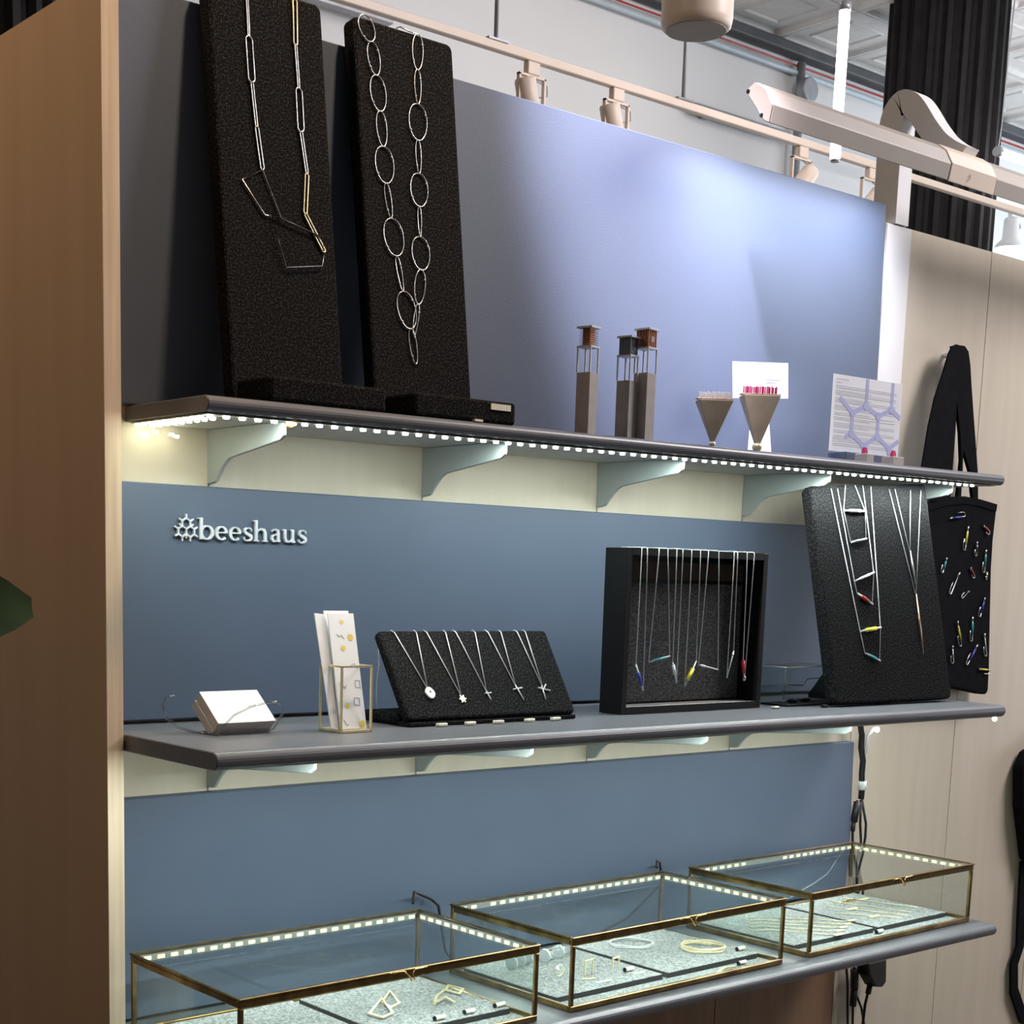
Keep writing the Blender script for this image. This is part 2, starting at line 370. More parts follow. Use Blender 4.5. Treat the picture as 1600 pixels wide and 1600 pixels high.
# brackets
def bracket_mesh(ext):
    e = ext; p = [(0, 0), (-e, 0), (-e - .004, -.004), (-e - .003, -.016), (-e + .006, -.022)]
    k = [(-.055, -.0385), (-.046, -.043), (-.037, -.050), (-.029, -.058), (-.021, -.067), (-.014, -.069), (-.002, -.070), (0, -.070)]
    return MB().prism(p + k, lambda u, v, w: (w, u, v), -.0025, .0025)
bt = None
def bracket(src, x, z, label, group):
    o = inst(src, 'shelf_bracket', None, (x, -.0006, z)); return tag(o, label, 'bracket', group)
ords = ['leftmost', 'second from the left', 'third from the left', 'fourth from the left', 'rightmost']
b0 = obj('shelf_bracket', bracket_mesh(.180), 'bracket', None, .001, 1)
b1 = obj('shelf_bracket', bracket_mesh(.255), 'bracket', None, .001, 1)
tops = ['leftmost grey metal bracket under the top shelf, beside the amber clip', 'second grey metal bracket from the left under the top shelf',
        'third grey metal bracket from the left under the top shelf', 'grey metal bracket under the top shelf touching the tall felt board',
        'brightly lit metal bracket under the right end of the top shelf']
for i in range(5):
    z = TS(i * SP) - .0203
    if i == 0: o = b0; o.location = (0, -.0006, z); tag(o, tops[0], 'bracket', 'brackets of the top shelf')
    else: bracket(b0, i * SP, z, tops[i], 'brackets of the top shelf')
mids = ['leftmost pale metal bracket under the middle shelf', 'pale metal bracket under the middle shelf below the necklace stand',
        'pale metal bracket under the middle shelf below the black frame', 'rightmost pale metal bracket under the middle shelf']
for i in range(4):
    if i == 0: o = b1; o.location = (0, -.0006, ZM - .0223); tag(o, mids[0], 'bracket', 'brackets of the middle shelf')
    else: bracket(b1, i * SP, ZM - .0223, mids[i], 'brackets of the middle shelf')

# LED strip of the top shelf
ls = thing('led_strip', 'string of small bright white lights under the top shelf edge', 'led strip', (0, 0, 0))
tz = lambda x: TS(x) - .0202
tp = MB()
obj('tape', MB().prism([(-.118, -.001), (1.545, -.001), (1.545, 0), (-.118, 0)], lambda u, v, w: (u, -.199 + w, v + tz(u) - .0003), 0, .009), 'tape', ls)
obj('tape', MB().box(-.118, -.109, -.190, -.012, tz(-.11) - .0016, tz(-.11) - .0004), 'tape', ls)
led_src = obj('led', MB().box(-.0036, .0036, -.0028, .0028, -.0034, 0), 'led', ls, .001, 1)
led_src.location = (-.112, -.1945, tz(-.112) - .0014)
x = -.112 + .0222
while x < 1.50:
    inst(led_src, 'led', ls, (x, -.1945 + random.uniform(-.0008, .0008), tz(x) - .0014), (0, 0, random.uniform(-.2, .2))); x += .0222
led_left = obj('led', MB().box(-.0034, .0034, -.0026, .0026, -.0034, 0), 'ledleft', ls, .001, 1); led_left.location = (-.1135, -.0195, tz(-.11) - .0016)
for j in range(9):
    inst(led_left, 'led', ls, (-.1135, -.176 + j * .0175, tz(-.11) - .0016))
obj('tape', MB().box(-.098, -.090, -.185, -.02, tz(-.1) - .0016, tz(-.1) - .0004), 'tape', ls)
for j in range(9):
    inst(led_left, 'led', ls, (-.094, -.170 + j * .0185, tz(-.1) - .0016))
for p in ((-.100, -.012, -.012), (-.085, -.014, -.008), (-.066, -.02, -.010), (-.060, -.022, -.012)):
    inst(led_left, 'led', ls, (p[0], p[1], tz(-.1) + p[2]))
tag(obj('cable_clip', MB().prism([(0, 0), (.012, .002), (.013, -.004), (.004, -.008), (-.002, -.006)], lambda u, v, w: (u + w * .3, -.187 + w, v + tz(0)), -.006, .003), 'amber', None, .0012), 'small amber cable clip at the tip of the leftmost bracket', 'clip')
tag(obj('led_bead', MB().ball((1.412, -.322, ZM - .0255), .0046), 'ledend', None), 'single yellowish led bead under the right end of the middle shelf', 'led')

# ------------------------------------------------------------------ sign
sg = thing('wall_sign', 'silver raised lettering #beeshaus on the slate blue panel', 'sign', (0, -.0196, 1.5365))
XH = .0178
def glyph(ch, x0, width):
    mb = MB(); fn = lambda u, v, w: (x0 + u * XH, -w, v * XH)
    A, B = 0.0006, .0046
    k = width
    def rb(pts, w, closed=False): mb.ribbon(pts, w, fn, A, B, closed)
    def ring(cx, cy, rx, ry, a0=0, a1=360, thick=.25, thin=.11, n=28):
        full = abs(a1 - a0) >= 360
        pts = arc(cx, cy, rx, ry, a0, a1, n); 
        ws = [thin + (thick - thin) * abs(math.cos(math.radians(a0 + (a1 - a0) * i / n))) ** 1.3 for i in range(n + 1)]
        if full: pts, ws = pts[:-1], ws[:-1]
        rb(pts, ws, full)
    if ch == 'b':
        rb([(.30, 1.56), (.30, .0)], .25); rb([(.0, 1.50), (.40, 1.53)], .10)
        ring(.78, .50, .48, .47, thick=.26)
    if ch == 'e':
        ring(.53, .50, .42, .46, 12, 318, .25, .11); rb([(.16, .54), (.98, .54)], .10)
        rb([(.92, .68), (.95, .50)], .16)
    if ch == 's':
        pts = [(.76, .72), (.74, .88), (.55, .96), (.36, .95), (.18, .84), (.17, .68), (.30, .57), (.52, .48), (.72, .36), (.76, .22), (.64, .08), (.42, .03), (.22, .06), (.12, .16), (.11, .30)]
        ws = [.09, .11, .11, .13, .18, .21, .24, .26, .24, .21, .16, .12, .11, .11, .09]
        rb(pts, ws)
    if ch == 'h':
        rb([(.34, 1.56), (.34, .02)], .25); rb([(.04, 1.50), (.44, 1.53)], .10)
        rb([(.40, .66), (.55, .84), (.78, .93), (1.02, .86), (1.13, .66), (1.14, .02)], [.10, .12, .16, .24, .25, .25])
        rb([(.10, .05), (.58, .05)], .10); rb([(.92, .05), (1.38, .05)], .10)
    if ch == 'a':
        rb([(.16, .78), (.28, .92), (.52, .96), (.72, .86), (.76, .66), (.76, .12), (.94, .04)], [.12, .12, .13, .22, .25, .25, .11])
        rb([(.72, .58), (.44, .54), (.22, .42), (.19, .22), (.34, .06), (.54, .07), (.74, .24)], [.09, .11, .19, .24, .16, .11, .10])
    if ch == 'u':
        rb([(.28, .97), (.28, .34), (.38, .12), (.60, .06), (.80, .14), (.92, .32)], [.25, .25, .22, .15, .11, .09])
        rb([(.98, .97), (.98, .10), (1.22, .05)], [.25, .25, .10])
        rb([(.02, .95), (.36, .95)], .10); rb([(.74, .95), (1.06, .95)], .10)
    o = obj('letter', mb, 'letters', sg); remeshed(o, .00048); return o
for ch, a, b in (('b', -.0295, -.0045), ('e', -.0030, .017), ('e', .0180, .0377), ('s', .0392, .0555), ('h', .0540, .0805), ('a', .0815, .1005), ('u', .1010, .1245), ('s', .1262, .1432)):
    glyph(ch, a, (b - a) / XH)
em = MB(); fn = lambda u, v, w: (u - .0462, -w, v + .0125); a = .0068
cent = [(0, a), (-a * math.sqrt(3) / 2, -a / 2), (a * math.sqrt(3) / 2, -a / 2)]
outer = set(); cnt = {}
for cx_, cy_ in cent:
    pts = [(cx_ + a * math.cos(math.radians(90 + 60 * i)), cy_ + a * math.sin(math.radians(90 + 60 * i))) for i in range(6)]
    em.ribbon(pts, .0021, fn, .0006, .0046, True)
    for p in pts:
        k = (round(p[0], 5), round(p[1], 5)); cnt[k] = cnt.get(k, []) + [(cx_, cy_)]
for k, cs in cnt.items():
    if len(cs) == 1:
        d = Vector((k[0] - cs[0][0], k[1] - cs[0][1])).normalized()
        em.ribbon([k, (k[0] + d.x * .0056, k[1] + d.y * .0056)], .0021, fn, .0006, .0046)
    elif len(cs) == 2:
        d = Vector((k[0], k[1])).normalized()
        em.ribbon([k, (k[0] + d.x * .0056, k[1] + d.y * .0056)], .0021, fn, .0006, .0046)
e_ = obj('emblem', em, 'letters', sg); remeshed(e_, .00045); e_['label'] = 'honeycomb emblem of three joined hexagons'

# ------------------------------------------------------------------ top shelf: felt boards with necklaces
def frame_of(O, u, v):
    """4x4 of a board: local x along u, local y up the slope v, local z out of the face"""
    u = Vector(u).normalized(); v = Vector(v).normalized(); n = u.cross(v).normalized(); v = n.cross(u)
    m = Matrix.Identity(4)
    for i in range(3): m[i][0] = u[i]; m[i][1] = v[i]; m[i][2] = n[i]; m[i][3] = O[i]
    return m
def rounded(x0, x1, y0, y1, r, n=4):
    p = []
    for cx_, cy_, a0 in ((x1 - r, y1 - r, 0), (x0 + r, y1 - r, 90), (x0 + r, y0 + r, 180), (x1 - r, y0 + r, 270)):
        p += arc(cx_, cy_, r, r, a0, a0 + 90, n)
    return p
FLAT = lambda u, v, w: (u, v, w)
def felt_display(label, x0, ztop, w=.170, h=.523):
    t = thing('necklace_display', label, 'display', (x0, 0, ztop))
    b = obj('board', MB().prism(rounded(0, w, 0, h, .010), FLAT, -.024, 0), 'felt', t, .004, 2)
    b.matrix_parent_inverse = Matrix.Identity(4); b.matrix_local = frame_of((0, -.112, .004), (1, 0, 0), (0, .068, .52))
    obj('base', MB().box(.0, w + .004, -.197, -.1175, .0005, .030), 'felt', t, .004, 2)
    return t
D1 = felt_display('tall dark felt board with a bar link necklace, next to the wooden end panel', -.030, TS(.15))
D2 = felt_display('tall dark felt board hung with a necklace of open oval links', .190, TS(.37))
tag(obj('price_tag', MB().box(.318, .353, -.1990, -.1972, TS(.33) + .0185, TS(.33) + .0265), 'tag'), 'small cream price tag on the base of the second felt board', 'price tag')
tag(obj('price_tag', MB().box(.286, .300, -.2040, -.1985, TS(.29) + .0005, TS(.29) + .0035), 'tag'), 'tiny price tag lying on the top shelf edge', 'price tag')

def on_board(O, u, v, x0=(0, 0, 0)):
    return frame_of(O, u, v)
def link_long(mb, p, q, w, r, z=.002):
    p = Vector((p[0], p[1])); q = Vector((q[0], q[1])); d = (q - p).normalized(); n = Vector((-d.y, d.x)) * w / 2
    pts = []
    L = (q - p).length; e = min(w / 2, L / 3)
    c1 = p + d * e; c2 = q - d * e
    for i in range(7):
        a = PI / 2 + PI * i / 6; pts.append(c1 + d * math.cos(a) * e * 1.0 + n * math.sin(a))
    for i in range(7):
        a = -PI / 2 + PI * i / 6; pts.append(c2 + d * math.cos(a) * e + n * math.sin(a))
    mb.tube([(a.x, a.y, z) for a in pts], r, 6, True)
def put(o, m): o.matrix_world = m; return o
F1 = frame_of((-.030, -.112, TS(.05) + .004), (1, 0, 0), (0, .068, .52))
F2 = frame_of((.190, -.112, TS(.27) + .004), (1, 0, 0), (0, .068, .52))
n1 = thing('necklace', 'long necklace of silver and gold bar links ending in dark open kite shapes', 'necklace'); n1.matrix_world = F1
left = [(.0555, .521), (.0543, .457), (.0547, .4007), (.0577, .347), (.0627, .2948)]
rgt = [(.1277, .5201), (.1246, .4625), (.1254, .4088), (.1249, .3539), (.1304, .3022), (.124, .2507), (.151, .2062)]
for i, wd, m in ((0, .0026, 'silver'), (1, .0095, 'silver'), (2, .0034, 'silver'), (3, .0050, 'silver')):
    mb = MB(); link_long(mb, left[i], left[i + 1], wd, .00105); obj('link', mb, m, n1)
for i, wd, m in ((0, .0058, 'palegold'), (1, .0030, 'silver'), (2, .0095, 'silver'), (3, .0036, 'silver'), (4, .0052, 'palegold'), (5, .0044, 'palegold')):
    mb = MB(); link_long(mb, rgt[i], rgt[i + 1], wd, .00105); obj('link', mb, m, n1)
k1 = [(.0627, .2948), (.0314, .2774), (.062, .2388), (.0859, .2394)]
k2 = [(.0717, .242), (.087, .2375), (.1535, .2229), (.1445, .1869), (.0884, .1768), (.0788, .2093)]
obj('kite_link', MB().tube([(x, y, .0022) for x, y in k1], .0009, 6, True), 'silver', n1)
obj('kite_link', MB().tube([(x, y, .0040) for x, y in k2], .0009, 6, True), 'silverd', n1)
n2 = thing('necklace', 'long necklace of thin silver oval links on the second felt board', 'necklace'); n2.matrix_world = F2
def oval(p, q, w, flip):
    p = Vector(p); q = Vector(q); d = q - p; L = d.length; d.normalize(); n = Vector((-d.y, d.x)); pts = []
    N = 22
    for i in range(N):
        a = 2 * PI * i / N; t = (1 - math.cos(a)) / 2; s_ = math.sin(a)
        wd = w / 2 * (abs(s_) ** .9) * (1 if s_ > 0 else -1)
        if flip: t2 = t
        else: t2 = t
        c = p + d * (t2 * L) + n * wd
        pts.append((c.x, c.y, .0018 + .0006 * math.sin(a * 2)))
    return MB().tube(pts, .00085, 5, True)
ln = [(.0144, .526), (.0274, .4943), (.0321, .4517), (.0352, .4055), (.0371, .3598), (.038, .3118), (.0435, .2664), (.0492, .2177), (.0566, .1716), (.0666, .1232), (.072, .0766)]
lw = [.025, .020, .026, .017, .031, .010, .033, .008, .031, .012]
rn = [(.1077, .5226), (.1033, .4749), (.1012, .4287), (.097, .3799), (.0964, .335), (.093, .2906), (.0919, .2497), (.0908, .2052), (.0817, .1582), (.0709, .114)]
rw = [.018, .011, .031, .009, .030, .006, .031, .018, .008]
for nodes, ws in ((ln, lw), (rn, rw)):
    for i, wd in enumerate(ws):
        o = obj('oval_link', oval(nodes[i], nodes[i + 1], wd, 0), 'silver', n2)
        p, q = Vector(nodes[i]), Vector(nodes[i + 1]); d = (q - p).normalized(); n = Vector((-d.y, d.x))
        for t, s_ in ((.25, 1), (.78, -1)):
            c = p + (q - p) * t + n * wd * .5 * s_ * .93 * math.sin(math.acos(1 - 2 * t))
            obj('solder_bead', MB().ball((c.x, c.y, .0022), .0016, 6, 4), 'pearl', o)
obj('top_wire', MB().tube([(.0144, .526, .002), (.020, .531, -.006), (.032, .530, -.012), (.04, .528, -.006)], .0009, 5), 'silver', n2)
obj('top_wire', MB().tube([(.1077, .5226, .002), (.095, .5235, .001), (.082, .529, -.004), (.08, .5285, -.010)], .0009, 5), 'silver', n2)

# ------------------------------------------------------------------ top shelf: concrete pillars with rings
def pillar(x, y, hgt, side, rot, kind, lab_p, lab_r):
    z = TS(x)
    p = tag(obj('ring_pillar', MB().box(-side / 2, side / 2, -side / 2, side / 2, 0, hgt), 'concrete', None, .0006, 1), lab_p, 'ring stand', 'concrete pillars on the top shelf')
    p.location = (x, y, z + .0004); p.rotation_euler = (0, 0, rot)
    r = thing('statement_ring', lab_r, 'ring', (x, y, z + hgt + .0008), rot, 'house shaped rings on the concrete pillars')
    s = side / 2 - .0006; g = .0010; fh = .034
    f = MB()
    for sx in (-1, 1):
        for sy in (-1, 1):
            obj('frame_leg', MB().box(sx * s - g, sx * s + g, sy * s - g, sy * s + g, 0, fh), 'whitemetal', r)
    pl = obj('frame_top', MB().box(-s - .0014, s + .0014, -s - .0014, s + .0014, fh, fh + .0024), 'whitemetal', r)
    q = s - .0015; ch = .024
    if kind == 'coil':
        for k in range(7):
            zz = fh + .0045 + k * .0031
            obj('wire_coil', MB().tube([(-q - .001, -q - .001, zz), (q + .001, -q - .001, zz), (q + .001, q + .001, zz), (-q - .001, q + .001, zz)], .00085, 6, True), 'copper', r)
        obj('core', MB().box(-q + .003, q - .003, -q + .003, q - .003, fh + .0024, fh + .0025 + ch), 'copper', r)
    else:
        m = 'copper' if kind == 'house' else 'grit'
        obj('body', MB().box(-q, q, -q, q, fh + .0024, fh + .0024 + ch), m, r)
        for k in range(5):
            u = -q + q * 2 * k / 4
            obj('rib', MB().box(u - .0007, u + .0007, -q - .0009, -q, fh + .0024, fh + .0024 + ch), m, r)
            obj('rib', MB().box(-q - .0009, -q, u - .0007, u + .0007, fh + .0024, fh + .0024 + ch), m, r)
        obj('window', MB().box(-.003, .003, -q - .0012, -q - .0002, fh + .010, fh + .018), 'silver' if kind == 'house' else 'silverd', r)
    obj('cap', MB().box(-s - .0022, s + .0022, -s - .0022, s + .0022, fh + .0026 + ch, fh + .0056 + ch), 'whitemetal', r, .0004, 1)
    return p
pillar(.527, -.165, .088, .0225, math.radians(14), 'coil', 'square concrete pillar standing alone, leftmost of three', 'ring with coiled copper wire top on the leftmost pillar')
pillar(.616, -.158, .085, .0225, math.radians(12), 'lattice', 'square concrete pillar half hidden behind its taller neighbour', 'ring with a grey lattice top on the half hidden pillar')
pillar(.645, -.166, .098, .0240, math.radians(10), 'house', 'tallest square concrete pillar, right of the half hidden one', 'ring with a copper box top on the tallest pillar')

# ------------------------------------------------------------------ top shelf: inverted pyramids with spiked rings
def spiked(x, y, wtop, h, nsp, m, lab_s, lab_r, ball, sph):
    z = TS(x)
    t = thing('pyramid_ring_stand', lab_s, 'ring stand', (x, y, z + .0004), -.62, 'inverted pyramid ring stands')
    hw = wtop / 2; b = ball * .45
    mb = MB().add([(-b, -b * .7, ball * 1.2), (b, -b * .7, ball * 1.2), (b, b * .7, ball * 1.2), (-b, b * .7, ball * 1.2), (-hw, -hw * .55, h), (hw, -hw * .55, h), (hw, hw * .55, h), (-hw, hw * .55, h)],
                  [(0, 3, 2, 1), (4, 5, 6, 7), (0, 1, 5, 4), (1, 2, 6, 5), (2, 3, 7, 6), (3, 0, 4, 7)])
    obj('pyramid', mb, 'stonegold', t, .0008, 1)
    obj('foot', MB().ball((0, 0, ball * .86), ball, 12, 8, (1, 1, .86)), 'palegold', t)
    r = thing('spiked_ring', lab_r, 'ring', (x, y, z + h + .001), -.62, 'rings with a row of spikes')
    rw = wtop * .88 / 2
    obj('plate', MB().box(-hw * 1.06, hw * 1.06, -.006, .006, 0, .0026), 'rosegold', r, .0004, 1)
    s0 = obj('spike', MB().box(-.0010, .0010, -.0010, .0010, 0, sph), m, r, .0003, 1); s0.location = (-rw, 0, .0026)
    for k in range(1, nsp):
        s = inst(s0, 'spike', r, (-rw + 2 * rw * k / (nsp - 1), random.uniform(-.0015, .0015), .0026)); s.scale = (1, 1, random.uniform(.88, 1.06))
spiked(.786, -.180, .054, .0700, 19, 'ivory', 'inverted pyramid stand holding the ring with ivory spikes', 'ring with a comb of ivory spikes', .0055, .0098)
spiked(.893, -.180, .060, .0860, 21, 'magenta', 'taller inverted pyramid stand in front of the white card', 'ring with a comb of magenta spikes', .0085, .0115)
# white card and printed sheet leaning at the back
def leaning(name, label, cat, O, u, v, w, h, m='paper', th=.0006, tilt=0):
    t = thing(name, label, cat); t.matrix_world = frame_of(O, u, v)
    obj('sheet', MB().prism([(0, 0), (w, tilt * .0), (w, h), (0, h)], FLAT, -th, 0), m, t); return t
def text_lines(mb, x0, x1, ys, hh=.0011):
    for y, a, b in ys: mb.prism([(x0 + (x1 - x0) * a, y), (x0 + (x1 - x0) * b, y), (x0 + (x1 - x0) * b, y + hh), (x0 + (x1 - x0) * a, y + hh)], FLAT, .0001, .0003)
zc = TS(1.0)
c = leaning('business_card', 'blank white card propped behind the magenta spiked ring', 'card', (.951, -.075, zc + .0955), (1, -.02, .082), (-.09, .012, 1), .140, .0585)
mb = MB(); text_lines(mb, .080, .118, [(.030, 0, 1), (.025, .1, .75)], .0009); p = obj('print', mb, 'ink', c); p['kind'] = 'stuff'
obj('easel', MB().prism([(.048, -.0965), (.098, -.0965), (.085, .03), (.065, .03)], FLAT, -.012, -.0012), 'paper', c)
c = leaning('printed_sheet', 'white printed sheet with lilac honeycomb pattern leaning at the right end', 'sheet', (1.1585, -.118, TS(1.25) + .0218), (1, -.01, .003), (-.108, .0, 1), .199, .129)
SC = .926, .768
mb = MB(); a = .046
seg = [((.104, .1672), (.104, .107)), ((.184, .1672), (.184, .107)), ((.104, .107), (.064, .088)), ((.104, .107), (.144, .088)), ((.184, .107), (.144, .088)), ((.184, .107), (.2135, .090)),
       ((.064, .088), (.064, .043)), ((.144, .088), (.144, .043)), ((.064, .043), (.046, .033)), ((.064, .043), (.104, .018)), ((.144, .043), (.104, .018)), ((.144, .043), (.184, .018)), ((.184, .018), (.2135, .038)), ((.104, .018), (.104, .001)), ((.184, .018), (.184, .001)), ((.064, .088), (.024, .118))]
seg = [tuple((a_ * SC[0], b_ * SC[1]) for a_, b_ in pq) for pq in seg]
for k, (p, q) in enumerate(seg): mb.ribbon([p, q], .0082, FLAT, .0001, .0003 + k * .00001)
for k, p in enumerate(((.104, .107), (.184, .107), (.064, .088), (.144, .088), (.064, .043), (.144, .043), (.104, .018), (.184, .018))):
    mb.prism(arc(p[0] * SC[0], p[1] * SC[1], .0072, .0072, 0, 345, 23), FLAT, .0001, .0006 + k * .00001)
p = obj('honeycomb_print', mb, 'lilac', c); p['kind'] = 'stuff'
mb = MB(); ys = [(.158 * SC[1], 0, .20), (.150 * SC[1], 0, .08)]
for k, y in enumerate([.143, .139, .132, .128, .124, .116, .112, .108, .100, .096, .092, .084, .080, .074, .070, .062, .058, .054, .046, .042, .034, .030, .026, .022, .017, .013]):
    ys.append((y * SC[1], 0, .95 if k % 3 != 2 else .55))
text_lines(mb, .008, .192, ys, .0007); p = obj('text_print', mb, 'ink', c); p['kind'] = 'stuff'
# two little blocks with red rings
for x, lab, lr, sx in ((1.185, 'small wooden block holding the left of two red rings', 'small magenta ring standing on the left block', .022), (1.262, 'small wooden block holding the right of two red rings', 'small magenta ring standing on the right block', .033)):
    z = TS(x) + .0005
    b = tag(obj('ring_block', MB().box(0, sx, -.012, .012, 0, .016), 'concrete', None, .0008, 1), lab, 'block', 'little blocks on the top shelf'); b.location = (x, -.165, z)
    r = thing('small_ring', lr, 'ring', (x + sx / 2, -.165, z + .0165), 0, 'small magenta rings')
    obj('band', MB().prism([(-.0055, 0), (.0055, 0), (.0048, .0075), (-.0048, .0075)], lambda u, v, w: (u, w, v), -.003, .003), 'magenta', r, .0006, 1)
    for k in range(3): obj('spike', MB().box(-.0045 + k * .0038, -.0028 + k * .0038, -.0012, .0012, .0075, .0105), 'magenta', r)
tag(obj('dark_tray', MB().box(1.182, 1.345, -.136, -.098, TS(1.25) + .0008, TS(1.25) + .0210), 'paint', None, .001, 1), 'low slate block carrying the honeycomb sheet behind the red rings', 'block')

# ------------------------------------------------------------------ middle shelf
# card holder with cards
t = thing('card_holder', 'clear looped wire card holder on the left end of the middle shelf', 'card holder', (-.060, -.160, ZM + .0008))
ax = math.radians(0)
def loop(yc, z0, pts): pass
lp = [(.030, -.030, .0015), (-.036, -.040, .0015)]
loopA = [(-.043, -.0395, .002), (-.040, -.043, .010), (-.026, -.048, .026), (-.004, -.051, .036), (.020, -.052, .041), (.037, -.050, .041), (.0455, -.047, .034), (.046, -.043, .022), (.038, -.037, .006), (.032, -.033, .0022)]
obj('front_loop', MB().tube(loopA, .0016, 6), 'loop', t)
obj('back_loop', MB().tube([(-.043, -.0395, .002), (-.052, .0, .0022), (-.060, .028, .006), (-.066, .045, .016), (-.068, .052, .030), (-.065, .05, .040), (-.055, .046, .044)], .0016, 6), 'loop', t)
obj('base_bar', MB().box(-.046, .036, -.036, -.030, .0, .0028), 'acrylic', t, .0008, 1)
cs = thing('card_stack', 'stack of white business cards tilted in the wire holder', 'card stack'); cs.matrix_world = frame_of((-.098, -.182, ZM + .005), (1, .04, 0), (-.24, .55, .46))
def sheet_block(z0, z1, dx): return MB().box(dx, .0845 + dx, .001, .056, z0, z1)
obj('cards', sheet_block(-.012, 0, 0), 'cardedge', cs, .0004, 1); obj('cards', sheet_block(.0003, .0125, .0015), 'cardedge', cs, .0004, 1)
obj('top_card', MB().box(.0012, .0862, .0005, .0562, .0127, .0136), 'paper', cs)
mb = MB(); text_lines(mb, .055, .075, [(.028, 0, 1), (.024, .2, .9)], .0008); p = obj('print', MB().add([(x, y, z + .0136) for x, y, z in mb.v], mb.f), 'ink', cs); p['kind'] = 'stuff'
# brochure holder
hx0, hy0, hs, hd, hh = .0605, -.226, .0465, .047, .0835
t = thing('brochure_holder', 'open cube frame of thin champagne metal holding leaflets', 'brochure holder', (hx0, hy0, ZM + .0006))
g = .0013
for sx in (0, hs):
    for sy in (0, hd): obj('upright', MB().box(sx - g, sx + g, sy - g, sy + g, 0, hh), 'palegold', t)
for zz_ in (.0012, hh):
    for sy in (0, hd): obj('rail', MB().box(0, hs, sy - g, sy + g, zz_ - g, zz_ + g), 'palegold', t)
    for sx in (0, hs): obj('rail', MB().box(sx - g, sx + g, 0, hd, zz_ - g, zz_ + g), 'palegold', t)
obj('base_plate', MB().box(g, hs - g, g, hd - g, .0004, .003), 'palegold', t)
for k, (off, lab) in enumerate(((0, 'front leaflet printed with gold and yellow jewellery in the cube frame'), (.006, 'plain white leaflet standing behind the printed one in the cube frame'))):
    lf = thing('leaflet', lab, 'leaflet', group='leaflets in the cube frame')
    O = (hx0 + .0035, hy0 + .0045 + off, ZM + .0045)
    lf.matrix_world = frame_of(O, (1, 0, 0), (-.020, .034 + (.004 if k else 0), .147))
    w_ = .040
    obj('sheet', MB().box(.0015 * k, w_ + .0015 * k - .002 * k, 0, .149 + .004 * k, -.0022, 0), 'paper', lf)
    if k == 0:
        obj('fold', MB().prism([(-.0005, 0), (-.012, .003), (-.017, .150), (-.0005, .1485)], FLAT, -.006, -.0045), 'paper', lf)
        for (u, v, r) in ((.031, .118, .0042), (.018, .104, .0036), (.034, .006, .0048), (.014, .030, .0035), (.020, .138, .0028)):
            obj('gold_print', MB().prism(arc(u, v, r, r, 0, 330, 9), FLAT, .0001, .0003), 'yellowink', lf)
        for pl_ in ([(.010, .122), (.014, .119), (.017, .121), (.021, .116)], [(.006, .012), (.010, .005), (.013, .006)], [(.006, .058), (.014, .053), (.016, .056)], [(.030, .062), (.037, .062), (.037, .053), (.030, .053), (.030, .062)], [(.026, .04), (.034, .039), (.033, .030), (.025, .031), (.026, .04)], [(.024, .08), (.032, .084), (.036, .078)]):
            obj('line_print', MB().ribbon(pl_, .0009, FLAT, .0001, .0003), 'ink', lf)
# slanted felt stand with five pendants
SO = (.185, -.206, ZM + .008); SV = (0, .072, .115)
t = thing('necklace_stand', 'slanted dark felt stand with five fine pendant necklaces', 'display', (0, 0, 0))
b = obj('board', MB().prism(rounded(0, .308, .003, .1385, .006), FLAT, -.014, 0), 'felt', t, .004, 3); b.matrix_world = frame_of(SO, (1, 0, 0), SV)
obj('base', MB().box(.186, .486, -.176, -.098, ZM + .0006, ZM + .016), 'felt', t, .005, 2)
obj('front_foot', MB().box(.186, .492, -.2055, -.1775, ZM + .0006, ZM + .0062), 'felt', t, .0015, 2)
FS = frame_of(SO, (1, 0, 0), SV)
tops5 = [(.0234, .0623), (.0793, .1141), (.1318, .168), (.1912, .2167), (.2472, .264)]
bots5 = [(.0484, .0491), (.1023, .0363), (.1504, .0411), (.2078, .0494), (.2588, .0452)]
labs5 = ['fine silver necklace with a white oval shell pendant', 'fine silver necklace with a small golden honeycomb pendant', 'fine silver necklace with the smallest cross pendant, middle of five', 'fine silver necklace with a slim tilted cross pendant', 'fine silver necklace with a branching twig cross pendant, rightmost of five']
def chain(name, pts, m, par, r=.00085): return obj(name, MB().tube(pts, r, 5), m, par)
